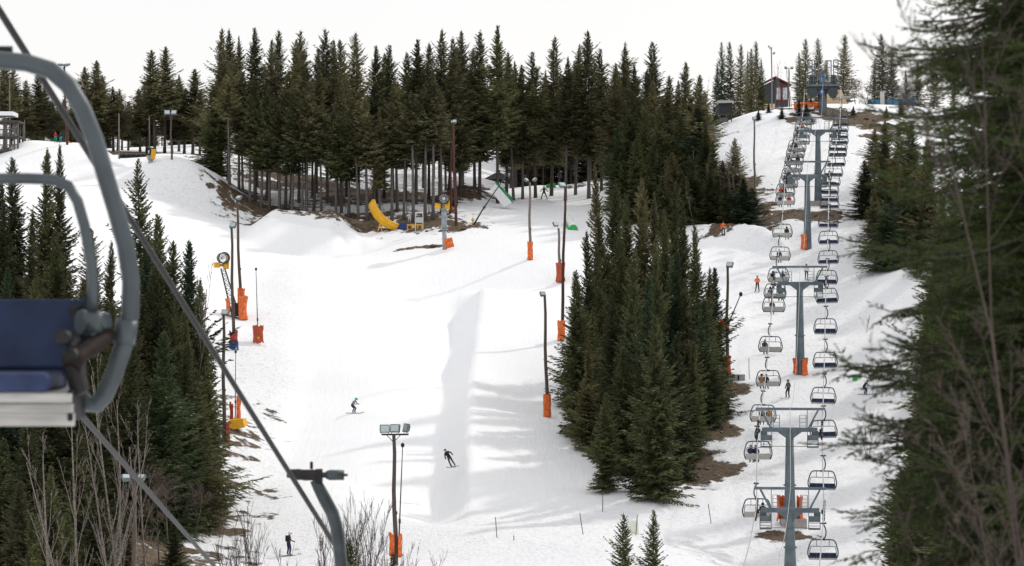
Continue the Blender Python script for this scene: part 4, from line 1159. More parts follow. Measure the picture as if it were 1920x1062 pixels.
C = dict(brown=cloth('brown jacket', (.10, .06, .05)), black=cloth('black jacket', (.018, .018, .02)), grey=cloth('grey vest', (.22, .24, .25)), dgreen=cloth('grey green trousers', (.06, .07, .06)),
    orange=cloth('orange vest', (.8, .13, .03)), olive=cloth('grey green jacket', (.14, .14, .12)), navyj=cloth('navy jacket', (.02, .03, .07)), maroon=cloth('maroon jacket', (.16, .02, .04)), whitej=cloth('pale clothing', (.62, .63, .66)),
    red=cloth('red jacket', (.42, .03, .04)), green=cloth('green trousers', (.02, .28, .14)), teal=cloth('teal trousers', (.03, .30, .30)), tealh=cloth('teal helmet', (.02, .45, .47)), tanj=cloth('tan jacket', (.33, .17, .07)), dark=cloth('charcoal trousers', (.03, .03, .035)), whiteh=cloth('white helmet', (.7, .7, .7)), redh=cloth('red helmet', (.5, .04, .03)), greyh=cloth('grey helmet', (.2, .2, .21)), blackh=cloth('black helmet', (.02, .02, .02)))
PI = math.pi
person('skier in brown jacket and white headband standing at the lower edge', G(541, 1044), PI / 2 + 2.6 - PI * .5 - .3, pose(wrL=(-.3, -.3, 1.02), haL=(-.3, -.37, 1.0), wrR=(.28, -.28, 1.0), haR=(.28, -.35, .98), chest=(0, -.05, 1.3), neck=(0, -.09, 1.47), head=(0, -.12, 1.6), crown=(0, -.12, 1.68)), C['brown'], C['navyj'], C['whiteh'], poles=True, pack=C['black'])
person('small skier in teal helmet and grey vest crouching on the open run', G(663, 776), 1.15, CROUCH, C['grey'], C['navyj'], C['tealh'])
g = G(852, 880); person('freeskier in black jacket airborne over the shaded wall', PR(852, 876, g.y - 3) , PI + .5, pose(elL=(-.32, .1, 1.2), wrL=(-.34, .12, 1.0), haL=(-.34, .12, .93), elR=(.34, .1, 1.2), wrR=(.4, .12, 1.0), haR=(.4, .12, .93), knL=(-.14, -.1, .5), knR=(.16, -.1, .55), anR=(.2, .05, .22), toeR=(.2, -.1, .16)), C['black'], C['dgreen'], C['greyh'], ski_col='blue', tilt=(0.1, 0.50))
person('skier in orange vest seen from behind above the second pylon', G(1420, 549), PI - .2, pose(anL=(-.17, 0, .12), toeL=(-.2, -.16, .07), anR=(.2, 0, .12), toeR=(.22, -.16, .07), wrL=(-.18, -.2, 1.05), haL=(-.16, -.25, 1.03), wrR=(.18, -.2, 1.05), haR=(.16, -.25, 1.03)), C['orange'], C['black'], C['greyh'])
person('skier in grey green jacket gliding between the two chair lines', G(1478, 748), -.9, pose(knL=(-.16, -.14, .5), anL=(-.2, -.06, .12), toeL=(-.2, -.2, .07), elL=(-.3, .0, 1.14)), C['olive'], C['dark'], C['olive'], ski_col='white')
person('distant skier in black with arms and legs spread on the upper run', G(1020, 374), .1, SPREAD, C['black'], C['black'], C['blackh'])
person('crouching skier in navy beyond the blurred spruce boughs', G(1622, 741), 1.0, CROUCH, C['navyj'], C['navyj'], C['greyh'], scale=.95)
person('person in pale jacket standing behind the third pylon arm', G(1512, 526), .2, STAND, C['whitej'], C['dark'], C['greyh'])
person('person in maroon jacket and white trousers by the dark kiosk', G(1339, 238), -1.1, STAND, C['maroon'], C['whitej'], C['blackh'])
person('person in grey standing behind the one in maroon by the kiosk', G(1332, 239), -.6, STAND, C['greyh'], C['dark'], C['blackh'], skis=False)
person('child in red jacket and green trousers on the start mound', G(104, 268), .2, STAND, C['red'], C['green'], C['redh'], scale=.8)
person('child in dark jacket and teal trousers on the start mound', G(114, 268), -.3, STAND, C['navyj'], C['teal'], C['blackh'], scale=.8)
person('person in orange jacket standing among the forest trunks', G(539, 306), 0, STAND, C['orange'], C['dark'], C['whiteh'], skis=False)
person('person in orange behind the snowbank at the forest tongue', G(1356, 446), 0, STAND, C['orange'], C['dark'], C['blackh'], skis=False)
person('person in red standing far back between the forest trunks', G(915, 272), 0, STAND, C['red'], C['dark'], C['blackh'], skis=False)
# riders on the ascending chairs: chair index from the bottom, seat places, jackets
RID = [(0, [(-1, 'dark', 'dark'), ]), (1, [(0, 'navyj', 'dark'), (1, 'navyj', 'whitej')]), (2, [(0, 'dgreen', 'dark'), (-1, 'tanj', 'dark')]), (3, [(1, 'tanj', 'dark'), (0, 'black', 'dark')]), (4, [(1, 'dgreen', 'dark')]), (5, [(0, 'black', 'dark')]),
       (6, [(1, 'grey', 'dark'), (-1, 'black', 'dark')]), (7, [(1, 'black', 'dark'), (-1, 'dgreen', 'dark')]), (8, [(0, 'black', 'black')]), (9, [(-1, 'black', 'dark')]), (10, [(1, 'navyj', 'dark'), (-1, 'red', 'dark')]), (11, [(1, 'redh', 'dark'), (0, 'black', 'dark')]), (12, [(0, 'black', 'dark'), (-1, 'red', 'dark')]),
       (13, [(0, 'black', 'dark')]), (15, [(1, 'navyj', 'dark'), (-1, 'black', 'dark')]), (17, [(0, 'black', 'dark'), (1, 'grey', 'dark')]), (20, [(0, 'orange', 'dark')])]
CN = dict(dark='charcoal', navyj='navy', dgreen='grey green', tanj='tan', black='black', grey='grey', red='red', redh='bright red', orange='orange')
slots = {-1: -.45, 0: 0.15, 1: .55}
for ci, rs__ in RID:
    c, p = LC[ci]
    for sl_, jk, tr_ in rs__:
        off = Vector((slots[sl_], -0.12, -2.36)); R3 = Matrix.Rotation(c.rotation_euler[2], 3, 'Z')
        person('chair rider in %s, back turned, on the %s ascending chair from the bottom' % (CN[jk], ordw(ci + 1)), p + R3 @ off, c.rotation_euler[2], SIT, C[jk], C[tr_], C['greyh' if ci % 3 else 'blackh'], group='riders on the ascending chairs', ski_col='dark')

# ---------------------------------------------------------------- poles, lamps, mats
def flood(parent, c, yaw, pitch=0.35, s=0.8, near=False):
    R = Matrix.Rotation(yaw, 3, 'Z') @ Matrix.Rotation(-pitch, 3, 'X')
    c = Vector(c); s *= .88
    m = MB(); m.box(c + R @ Vector((0, 0.09, 0)), (s, 0.14, s * .82), R); m.box(c + R @ Vector((0, 0.2, 0)), (s * .6, 0.14, s * .5), R)
    m.box(c + R @ Vector((0, -0.005, 0)), (s, 0.07, s * .82), R)
    for sx in (-1, 1): m.bar(c + R @ Vector((sx * s * .53, 0.05, 0)), c + R @ Vector((sx * s * .3, 0.1, -s * .62)), 0.04)
    lamp = m.build('floodlight', M['lampbody'], parent)
    m = MB(); m.box(c + R @ Vector((0, -0.05, 0)), (s * .82, 0.03, s * .64), R); m.build('lens', M['glass'], lamp)
    return lamp
def light_pole(base, top, label, heads, mt='pole', r=0.17, bar=None, pads=(), group='floodlight poles', knobs=True):
    base = Vector(base); top = Vector(top)
    t = thing('floodlight_pole', label, 'light pole', base, 0, group)
    d = top - base
    m = MB(); n = 7; pts = [d * (i / n) + Vector((0.05 * math.sin(i * 1.3), 0.04 * math.cos(i * 2.1), 0)) for i in range(n + 1)]
    pts = [Vector((0, 0, -0.7))] + pts
    m.tube(pts, [r * 1.1] + [r * (1.05 - 0.35 * i / n) for i in range(n + 1)], 8)
    if knobs:
        for f in (0.25, 0.4): m.box(d * f + Vector((r * .9, -.05, 0)), (0.08, 0.12, 0.2))
    m.build('pole', M[mt], t)
    if bar:
        m = MB(); m.box(d + Vector((bar[0], 0, 0)), (bar[1], 0.12, 0.12))
        for s in (-1, 1): m.bar(d + Vector((s * bar[1] * .28, 0, 0)), d + Vector((0, 0, -0.55)), 0.05)
        m.build('cross_bar', M['darksteel'], t)
    for hx, hz, yaw, pitch, s in heads: flood(t, d + Vector((hx, -0.15, hz)), yaw, pitch, s)
    for a0, a1, ztop, zbot, pm, rr in pads:
        o = padm(a0, a1, rr, ztop, zbot, int(base.x * 10)).build('protective_mat', M[pm], t)
    return t
def lp(pxb, pyb, pxt, pyt, label, heads, d=None, **kw):
    b_ = GD(pxb, d) if d else G(pxb, pyb)
    return light_pole(b_, PR(pxt, pyt, b_.y), label, heads, **kw)
lp(742, 0, 738, 815, 'triple-headed floodlight pole with orange mats at the lower edge', [(-.62, .42, .1, .1, .8), (.1, .45, -.3, .2, .8), (.85, .48, -1.15, .25, .85)], d=133, bar=(.12, 1.9),
   pads=[(150, 260, 2.3, .7, 'orange', .26), (-60, 60, 2.1, .6, 'orange', .26)])
lp(1026, 783, 1021, 555, 'single floodlight pole with orange mat beside the tree island', [(-.15, .2, .5, .5, .6)], pads=[(150, 350, 2.1, 0, 'orange', .2)])
lp(994, 488, 993, 342, 'grey pole with two V-set floodlights and tall orange mat', [(-.35, .3, 1.1, .8, .6), (.55, .35, -1.1, .8, .6)], mt='polegrey', pads=[(120, 380, 2.0, 0, 'orange', .16)])
lp(1051, 530, 1047, 428, 'short grey floodlight pole with dull orange mat', [(-.3, .45, .6, .6, .7)], mt='polegrey', pads=[(160, 400, 2.1, 0, 'rustpad', .3)])
lp(1053, 640, 1060, 352, 'tall leaning dark pole with floodlight and orange mat at its foot', [(-.3, .3, .5, .8, .85)], mt='polered', pads=[(150, 330, 2.0, 0, 'orange', .24)])
lp(452, 592, 444, 374, 'rear one of two floodlight poles beside the yellow snow gun', [(.2, .2, -.6, .8, .7)], pads=[(120, 400, 2.8, .4, 'orange', .22)])
lp(438, 656, 434, 428, 'floodlight pole with faded red and blue mat left of the run', [(.15, .3, -.3, .6, .75)], pads=[(0, 360, 1.7, .7, 'redpad', .22), (150, 390, .7, 0, 'blue', .28)])
lp(420, 828, 419, 592, 'floodlight pole among the spruces with red mat at the wood edge', [(.15, .3, -.2, .5, .7)], pads=[(-60, 100, 1.5, 0, 'redpad', .3)])
lp(1363, 709, 1364, 502, 'floodlight pole at the island edge with dark red mat', [(.2, .3, -.4, .6, .75)], pads=[(0, 360, 2.0, 0, 'rustpad', .22)])
lp(1415, 364, 1414, 226, 'slim floodlight pole on the snow hill left of the lift', [(0, .25, 0, .2, .55)], mt='polegrey', r=.14)
lp(1450, 198, 1446, 92, 'tall pole with small lamps in front of the dark hut', [(-.1, .2, 0, .3, .6), (.5, -.9, -.9, .4, .6), (-.4, .5, .8, .4, .5)], mt='polegrey')
lp(322, 300, 320, 214, 'twin-lamp pole on the mound near the central forest', [(-.42, .2, .2, .5, .8), (.42, .2, -.2, .5, .8)], mt='pole', r=.13)
lp(126, 272, 120, 122, 'tall reddish pole with flat lamps above the start mound', [(-.4, .1, .2, 1.2, .7), (.4, .1, -.2, 1.2, .7)], mt='polered', r=.16, bar=(0, 1.6))
lp(844, 402, 847, 232, 'first of two reddish brown poles by the grey snow gun', [(.1, .2, .2, .6, .5)], mt='polered', r=.16)
lp(855, 425, 849, 230, 'second, nearer reddish brown pole by the grey snow gun', [(.2, .15, -.4, .6, .6)], mt='polered', r=.17)
lp(253, 0, 251, 898, 'low twin floodlight pole rising out of the near left wood', [(-.42, .12, .4, .9, .5), (.42, .12, -.4, .9, .5)], d=106, r=.14)
lp(1480, 202, 1479, 128, 'small double lamp pole behind the dark hut', [(-.45, .1, .2, .9, .5), (.45, .1, -.2, .9, .5)], d=288, mt='polegrey', r=.12)
lp(1352, 440, 1352, 324, 'grey lamp pole standing in the forest tongue', [(0, .2, 0, .4, .5)], d=226, mt='polegrey', r=.12)
def plain(px, py0, py1, label, d=None, r=.12, mt='polegrey', lean=0):
    b_ = GD(px, d) if d else G(px, py0)
    m = MB(); m.tube([b_ - Vector((0, 0, .6)), PR(px + lean, py1, b_.y)], [r, r * .7], 7)
    tag(m.build('timber_pole', M[mt]), label, 'pole', 'plain timber poles')
plain(223, 300, 213, 'plain grey timber pole left of the black pipes', 250); plain(280, 300, 218, 'plain pole standing before the far trees above the black pipes', 262)
plain(46, 280, 225, 'short pale mast left of the start mound', 262, .1); plain(18, 300, 150, 'thin tall mast rising behind the wooden scaffold', 240, .11)

def stake(px0, py0, px1, py1, label, r=.03, y0=185):
    b_ = G(px0, py0, y0); m = MB(); m.tube([b_ - Vector((0, 0, .2)), PR(px1, py1, b_.y)], r, 5)
    tag(m.build('marker_stake', M['darkwood']), label, 'stake', 'thin marker stakes on the lower slope')
for a in [(932, 1010, 929, 970, 'thin stake on the lower slope, second tall one from the left'), (1094, 1003, 1087, 962, 'thin leaning stake on the lower slope above the two young spruces'), (1130, 960, 1130, 926, 'thin stake just below the tree island'),
          (1334, 982, 1328, 945, 'thin leaning stake between tree island and lift'), (964, 1014, 963, 1004, 'tiny stub of a stake on the lower slope'), (1405, 712, 1404, 672, 'thin stake beside the concrete blocks'), (1192, 1004, 1195, 966, 'thin stake holding the pale green banner')]: stake(*a)
m = MB(); b_ = G(1186, 1004); 
for px in range(1176, 1204, 3): pass
pl = [PR(1174, 1000, b_.y), PR(1198, 1003, b_.y), PR(1196, 975, b_.y), PR(1176, 979, b_.y)]
m.add(pl + [p + Vector((0, .03, 0)) for p in pl], [(0, 1, 2, 3), (7, 6, 5, 4), (0, 4, 5, 1), (1, 5, 6, 2), (2, 6, 7, 3), (3, 7, 4, 0)])
tag(m.build('slope_banner', mat('pale green banner', (.72, .77, .64), .8, 0, .08, 3)), 'pale green banner on a stake behind the two young spruces', 'banner')

# snow lances
def lance(px0, py0, px1, py1, label, pads=(), r=.05, d=None):
    b_ = GD(px0, d) if d else G(px0, py0)
    t = thing('snow_lance', label, 'snow lance', b_, 0, 'snow lances')
    top = PR(px1, py1, b_.y) - b_
    m = MB(); m.tube([(0, 0, -.3), top * .25, top], [r * 1.5, r * 1.2, r * .7], 6); m.tube([top * .3, top * .34], r * 2, 6); m.build('lance_pipe', M['steel'], t)
    m = MB(); m.ball(top, r * 2.8, 8, (1, 1, 1.3)); m.build('nozzle_head', M['darksteel'], t)
    for a0, a1, zt, zb, pm, rr in pads: padm(a0, a1, rr, zt, zb, int(b_.x)).build('protective_mat', M[pm], t)
    m = MB(); m.ball((.05, -.35, .55), .2, 8); m.tube([(.05, -.35, .3), (.05, -.35, .9)], .07, 6); m.build('hydrant', M['yellow'], t)
    return t
lance(484, 645, 480, 505, 'thin snow lance with square dull orange mat on the open run', [(180, 360, 1.75, .1, 'rustpad', .32)], .045)
lance(747, 0, 755, 835, 'leaning snow lance beside the triple floodlight pole', [], .05, d=135)
lance(1359, 625, 1389, 552, 'steeply leaning snow lance beside the island floodlight pole', [(0, 200, 1.4, 0, 'orange', .3)], .07)
lance(886, 422, 955, 320, 'long slanted snow lance crossing before the green ramp', [], .085)
lance(441, 800, 442, 660, 'upright snow lance with paired orange mats at the wood edge', [(150, 250, 2.0, .2, 'rustpad', .3), (-70, 60, 2.5, .2, 'orange', .3)], .04)
lance(-14, 252, 28, 202, 'pale slanted snow lance before the wooden scaffold', [], .075)
b_ = G(441, 806); m = MB()
vs = [(-.75, -.6, .3), (.9, -.7, .6), (1.15, .5, .9), (-.6, .5, .9), (-.55, -.45, 1.2), (.7, -.5, 1.35), (.9, .4, 1.4), (-.5, .3, 1.3)]
m.add(vs, [(3, 2, 1, 0), (4, 5, 6, 7), (0, 1, 5, 4), (1, 2, 6, 5), (2, 3, 7, 6), (3, 0, 4, 7)])
o = m.build('tarpaulin', M['yellow']); o.location = b_ - Vector((0, 0, .5)); tag(o, 'crumpled yellow tarpaulin at the foot of the paired orange mats', 'tarpaulin')

def snow_gun(label, c, yaw, s=1.0, body='yellow', ring='darksteel', base=None, tower_=None, pads=()):
    c = Vector(c); t = thing('snow_gun', label, 'snow gun', base if base else c, 0, 'fan snow guns')
    o_ = c - t.location; R = Matrix.Rotation(yaw, 3, 'Z')
    f = lambda x, y, z: o_ + R @ Vector((x * s, y * s, z * s))
    m = MB(); n = 18
    for (ra, ya), (rb, yb) in [((.52, -.55), (.62, -.6)), ((.62, -.6), (.55, .55)), ((.46, .5), (.52, -.55))]:
        vs = [f(math.cos(2 * PI * k / n) * ra, ya, math.sin(2 * PI * k / n) * ra) for k in range(n)] + [f(math.cos(2 * PI * k / n) * rb, yb, math.sin(2 * PI * k / n) * rb) for k in range(n)]
        m.add(vs, [(k, (k + 1) % n, n + (k + 1) % n, n + k) for k in range(n)], True)
    m.build('barrel', M[ring], t)
    m = MB(); m.tube([f(0, -.35, 0), f(0, .5, 0)], .15 * s, 8)
    for k in range(12):
        a = 2 * PI * k / 12; d_ = Vector((math.cos(a), 0, math.sin(a))); e_ = Vector((math.cos(a + .25), 0, math.sin(a + .25)))
        m.add([f(*(d_ * .14 + Vector((0, -.3, 0)))), f(*(d_ * .5 + Vector((0, -.3, 0)))), f(*(e_ * .5 + Vector((0, -.2, 0)))), f(*(e_ * .14 + Vector((0, -.2, 0))))], [(0, 1, 2, 3)])
    m.build('fan', M['white'], t)
    m = MB(); m.box(f(.52, .1, -.2), (.2 * s, .8 * s, 1.0 * s), R); m.box(f(-.62, .1, -.75), (.6 * s, .6 * s, .55 * s), R); m.box(f(.35, .1, -.85), (.55 * s, .6 * s, .6 * s), R); m.box(f(0, .2, -.75), (.5 * s, .3 * s, .3 * s), R)
    m.build('housing', M[body], t, bevel=.06)
    if tower_ == 'pillar':
        m = MB(); L = o_ + Vector((0, .1, -.7 * s)); m.tube([(0, 0, -.5), (L.x * .4, 0, L.z * .45)], .27, 12); m.tube([(L.x * .4, 0, L.z * .45), L], .31, 12)
        for q in (.44, .72, .9): m.tube([Vector((L.x * q, 0, L.z * q)), Vector((L.x * q, 0, L.z * q + .12))], .42, 12)
        m.build('pillar', mat('pale galvanised pillar', (.3, .34, .36), .5, .2, .12, 3), t)
        m = MB(); m.tube([L, L + Vector((0, -.1, .9))], .2, 10); m.build('lift_cylinder', M['white'], t)
    elif tower_ == 'lattice':
        L = o_ + Vector((0, .1, -1.1 * s)); m = MB(); cs = [(-.3, -.3), (.3, -.3), (.3, .3), (-.3, .3)]
        def lv(q, i): return Vector((L.x * q + cs[i][0] * (1.3 - .6 * q), cs[i][1] * (1.3 - .6 * q), L.z * q))
        for i in range(4): m.bar(lv(-.1, i), lv(1, i), .09)
        for k in range(10):
            for i in range(4): m.bar(lv(k / 10, i), lv((k + 1) / 10, (i + 1) % 4), .05); m.bar(lv(k / 10, i), lv(k / 10, (i + 1) % 4), .04)
        m.build('lattice_mast', M['steel'], t)
        m = MB(); m.box((0.2, -.2, .8), (1.3, 1.0, 1.4)); m.build('control_box', M['black'], t)
    for a0, a1, zt, zb, pm, rr in pads: padm(a0, a1, rr, zt, zb, 5).build('protective_mat', M[pm], t)
    return t
b_ = G(443, 597); snow_gun('yellow fan snow gun on a leaning lattice mast left of the run', PR(418, 484, b_.y), .35, 1.0, base=b_, tower_='lattice', pads=[(-70, 40, 2.2, -.2, 'orange', .8), (160, 230, 1.9, .2, 'orange', .75)])
b_ = G(834, 468); snow_gun('grey-pillared fan snow gun facing the camera above the run', PR(832, 373, b_.y), .05, 1.1, base=b_, tower_='pillar')
m = MB(); m.box((0, 0, 0), (1.0, .2, 1.15), Matrix.Rotation(-.25, 3, 'Y')); o = m.build('crash_mat', M['orange'], bevel=.05); o.location = G(842, 469) + Vector((0, -.5, .7)); tag(o, 'square orange mat leaning at the foot of the grey snow gun', 'crash mat')
b_ = G(282, 306); snow_gun('yellow snow gun far back beside the black pipes', PR(283, 284, b_.y), -.9, .85, base=b_, tower_='pillar')
b_ = G(851, 398); snow_gun('orange and yellow snow gun half hidden behind the reddish poles', PR(849, 381, b_.y), 1.4, .9, body='orange', base=b_, tower_='pillar')

# ---------------------------------------------------------------- terrain park things
def poly3(pix, Y, th, name, mt, label=None, cat=None, parent=None, dy=0):
    pl = [PR(px, py, Y) for px, py in pix]; n = len(pl); m = MB()
    a = sum((pl[i].x * pl[(i + 1) % n].z - pl[(i + 1) % n].x * pl[i].z) for i in range(n))
    if a < 0: pl.reverse()
    m.add(pl + [p + Vector((0, th, dy)) for p in pl], [tuple(range(n)), tuple(reversed(range(n, 2 * n)))] + [(i, n + i, n + (i + 1) % n, (i + 1) % n) for i in range(n)])
    o = m.build(name, mt, parent)
    if label: tag(o, label, cat)
    return o
Yc = G(735, 433).y
t = thing('curved_chute', 'yellow curved chute standing at the forest foot', 'chute', PR(740, 432, Yc))
pth = [(697, 378), (700, 390), (707, 402), (718, 414), (731, 422), (745, 427)]
m = MB(); C3 = [PR(px, py, Yc) - t.location for px, py in pth]; ww = [.42, .5, .55, .55, .5, .42]
for dx in (-.3, 0, .3): m.tube([c + Vector((dx * .55, -.15 * (dx == 0), dx * .75)) for c in C3], [w_ * .55 for w_ in ww], 9)
m.build('trough', M['yellow'], t)
m = MB()
for dx in (-.5, .4): m.bar(PR(713, 417, Yc) - t.location, PR(713 + dx * 8, 434, Yc) - t.location, .12)
m.build('support', M['yellow'], t)
poly3([(739, 421), (748, 418), (763, 419), (765, 431), (741, 432)], Yc, 1.4, 'tarpaulin', M['blue'], 'dark blue tarpaulin between yellow chute and yellow rail', 'tarpaulin')
t = thing('rail_box', 'yellow framed rail lying right of the blue tarpaulin', 'rail', PR(780, 432, Yc + .3)); m = MB()
for py in (422, 431): m.bar(PR(763, py, Yc) - t.location, PR(792, py, Yc) - t.location, .16, .16)
for px in (764, 773, 783, 791): m.bar(PR(px, 422, Yc) - t.location, PR(px, 434, Yc) - t.location, .12)
for px in (766, 778, 790): m.bar(PR(px, 422, Yc + 1.2) - t.location, PR(px, 434, Yc + 1.2) - t.location, .12)
m.build('frame', M['yellow'], t)
def signframe(px0, px1, pt, pp0, pp1, pb, label, Y):
    t = thing('sign_frame', label, 'sign', PR((px0 + px1) / 2, pb, Y)); o_ = t.location
    m = MB(); m.tube([PR(px0 + 1, pb, Y) - o_, PR(px0 + 1, pt + 2, Y) - o_, PR(px0 + 3, pt, Y) - o_, PR(px1 - 3, pt, Y) - o_, PR(px1 - 1, pt + 2, Y) - o_, PR(px1 - 1, pb, Y) - o_], .04, 6); m.build('frame', M['white'], t)
    m = MB(); a, b2 = PR(px0, pp0, Y) - o_, PR(px1, pp1, Y) - o_; m.box((a + b2) / 2 - Vector((0, .06, 0)), (b2.x - a.x, .04, a.z - b2.z)); m.build('panel', mat('blank grey sign panel', (.42, .45, .47), .5, 0, .05, 3), t)
signframe(778, 794, 399, 408, 418, 436, 'white tube sign frame with blank grey panel by the yellow rail', Yc - 2)
signframe(765, 771, 403, 404, 412, 420, 'small white leaning sign behind the blue tarpaulin', Yc + 3)
Yr = G(940, 392).y
poly3([(919, 356), (929, 347), (959, 381), (945, 389)], Yr, .5, 'ramp_wedge', M['roofsnow'], 'smooth shaded snow wedge in front of the green ramp', 'ramp', dy=.3)
t = poly3([(928, 339), (961, 371), (961, 381), (930, 350)], Yr + .3, 1.2, 'ramp_wall', M['green'], 'slanting green ramp board on the upper run', 'ramp')
Yg = G(1033, 353).y
poly3([(1024, 346), (1042, 343), (1042, 352), (1024, 353)], Yg, .8, 'jump_box', M['green2'], 'small green box on the crest behind the distant black skier', 'jump box')
t = thing('barrel_feature', 'green-ended white half barrel lying on the upper run', 'barrel feature', G(1072, 433)); Yb = t.location.y; o_ = t.location
a, b2 = PR(1066, 411, Yb + 4) - o_, PR(1075, 430, Yb) - o_
m = MB(); n = 10; vs = []
for p in (a, b2):
    for k in range(n + 1):
        g_ = PI * k / n; vs.append(p + Vector((math.cos(g_) * .52, 0, math.sin(g_) * .6 - .1)))
m.add(vs, [(k, n + 1 + k, n + 2 + k, k + 1) for k in range(n)] + [tuple(range(n, -1, -1))], True); m.build('shell', M['white'], t)
m = MB(); vs = [b2 + Vector((math.cos(PI * k / n) * .56, -.03, math.sin(PI * k / n) * .64 - .1)) for k in range(n + 1)] + [b2 + Vector((math.cos(PI * k / n) * .56, .4, math.sin(PI * k / n) * .64 - .1)) for k in range(n + 1)]
m.add(vs, [tuple(range(n + 1))] + [(k, n + 1 + k, n + 2 + k, k + 1) for k in range(n)]); m.bar(a + Vector((-.56, 0, 0)), b2 + Vector((-.56, 0, 0)), .12, .3); m.build('end_plate', M['green2'], t)
poly3([(1599, 704), (1607, 703), (1608, 713), (1600, 714)], G(1603, 715).y, .7, 'padded_block', M['green2'], 'green padded block on the slope right of the lift', 'block')
poly3([(1608, 706), (1618, 704), (1617, 710), (1608, 711)], G(1603, 715).y + .5, .05, 'slope_banner', mat('pale green banner', (.55, .68, .45)), 'pale green banner strip beside the green padded block', 'banner')
for px, w_ in ((1377, .9), (1389, .75)):
    m = MB(); m.box((0, 0, .2), (w_, .7, .6)); o = m.build('concrete_block', M['concrete'], bevel=.03); o.location = G(px, 714); tag(o, 'grey concrete block by the island pole, %s of two' % ('larger' if w_ > .8 else 'smaller'), 'block', 'concrete blocks')

# orange net on the start mound
t0 = G(126, 268).y
t = thing('safety_net', 'orange safety net running down the right side of the start mound', 'net fence', PR(127, 290, t0)); o_ = t.location
m = MB(); pth = [(126, 262, 274), (131, 266, 274), (140, 271, 279), (148, 281, 287), (156, 290, 296)]
vs = []
for k, (px, a, b2) in enumerate(pth):
    for py in (a, b2): vs.append(PR(px, py, t0 - k * .8) - o_)
vs += [v + Vector((0, .04, 0)) for v in vs]; n = len(pth)
m.add(vs, [(2 * k, 2 * k + 2, 2 * k + 3, 2 * k + 1) for k in range(n - 1)] + [(2 * n + 2 * k + 1, 2 * n + 2 * k + 3, 2 * n + 2 * k + 2, 2 * n + 2 * k) for k in range(n - 1)])
m.build('net', mat('orange netting', (.8, .25, .06), .7, 0, .3, 12), t)
for k, (px, a, b2) in enumerate(pth[::2]):
    m = MB(); m.bar(PR(px, a - 2, t0 - k * 1.6 - .05) - o_, PR(px, b2 + 6, t0 - k * 1.6 - .05) - o_, .07); m.build('post', M['rustpad'], t)
# black pipe sections and low rail
g = G(255, 306); 
for k, px in enumerate(range(227, 290, 9)):
    m = MB(); n = 14; Y = g.y + 5; c = PR(px, 296, Y)
    m.tube([c + Vector((-.28, 0, 0)), c + Vector((.3, 0, 0))], .5, 14); m.tube([c + Vector((-.28, 0, 0)), c + Vector((-.2, 0, 0))], .56, 14)
    tag(m.build('pipe_section', M['black']), 'black pipe section in the row beside the far yellow snow gun, %s from the left' % ordw(k + 1), 'pipe', 'row of black pipe sections')
t = thing('low_fence', 'low timber rail in front of the black pipe row', 'fence', PR(240, 303, g.y + 3)); m = MB(); o_ = t.location
m.bar(PR(200, 302, g.y + 3) - o_, PR(262, 302, g.y + 3) - o_, .12)
m.build('rail', M['greywood'], t)
for px in (202, 218, 236, 256):
    m = MB(); m.bar(PR(px, 299, g.y + 3) - o_, PR(px, 312, g.y + 3) - o_, .12); m.build('post', M['greywood'], t)

# wooden scaffold at the left edge
Y = G(25, 300).y + 3; t = thing('wooden_scaffold', 'weathered three-storey timber scaffold at the left edge', 'scaffold', PR(20, 306, Y)); o_ = t.location
def W2(px, py, dy=0): return PR(px, py, Y) - o_ + Vector((0, dy, 0))
m = MB()
for px, top in ((-30, 225), (-12, 222), (12, 222), (27, 226), (34, 228)):
    for dy in (0, 3.5): m.tube([W2(px, 325, dy), W2(px - (1 if px > 30 else 0), top, dy)], .14, 6)
m.build('posts', M['greywood'], t)
for py in (228, 256, 284):
    m = MB(); m.box(W2(0, py, 1.8), (W2(38, 0).x - W2(-34, 0).x, 4.2, .22)); m.build('deck', M['darkwood'], t)
for py in (243, 272):
    m = MB(); m.bar(W2(-30, py), W2(27, py), .1, .12); m.bar(W2(-30, py + 9), W2(27, py + 9), .1, .12)
    for px in range(-28, 27, 3): m.bar(W2(px, py), W2(px, py + 11), .16, .04)
    m.build('railing', M['greywood'], t)
m = MB()
for a, b2 in (((12, 284), (27, 258)), ((-10, 312), (12, 286)), ((12, 256), (27, 230)), ((34, 300), (27, 284))): m.bar(W2(*a, .1), W2(*b2, .1), .1)
m.build('brace', M['darkwood'], t)
m = MB(); m.box(W2(0, 213, 1.8), (W2(14, 0).x - W2(-34, 0).x, 3.6, .5)); m.build('roof', M['roofsnow'], t)

# gazebo
g = G(935, 352, 300); Y = 400.0; t = thing('gazebo', 'dark open-sided gazebo with a little roof lantern among the trees', 'gazebo', PR(934, 351, Y)); o_ = t.location; s_ = Y / F
def roof(m, z0, z1, r0, r1, dz=0):
    vs = [Vector((x * r0, y * r0, z0)) for x, y in ((-1, -1), (1, -1), (1, 1), (-1, 1))] + [Vector((x * r1, y * r1, z1)) for x, y in ((-1, -1), (1, -1), (1, 1), (-1, 1))]
    m.add(vs, [(0, 1, 5, 4), (1, 2, 6, 5), (2, 3, 7, 6), (3, 0, 4, 7), (3, 2, 1, 0), (4, 5, 6, 7)])
m = MB(); roof(m, 13 * s_, 26 * s_, 28 * s_, 6 * s_); m.build('roof', M['darkwood'], t)
m = MB(); m.box((0, 0, 27.5 * s_), (7 * s_, 7 * s_, 4 * s_)); roof(m, 29 * s_, 34 * s_, 5 * s_, .3 * s_); m.build('lantern', M['darkwood'], t)
for x in (-1, -.35, .35, 1):
    for y in (-1, 1):
        m = MB(); m.box((x * 22 * s_, y * 20 * s_, 4 * s_), (.25, .25, 20 * s_)); m.build('post', M['darkwood'], t)
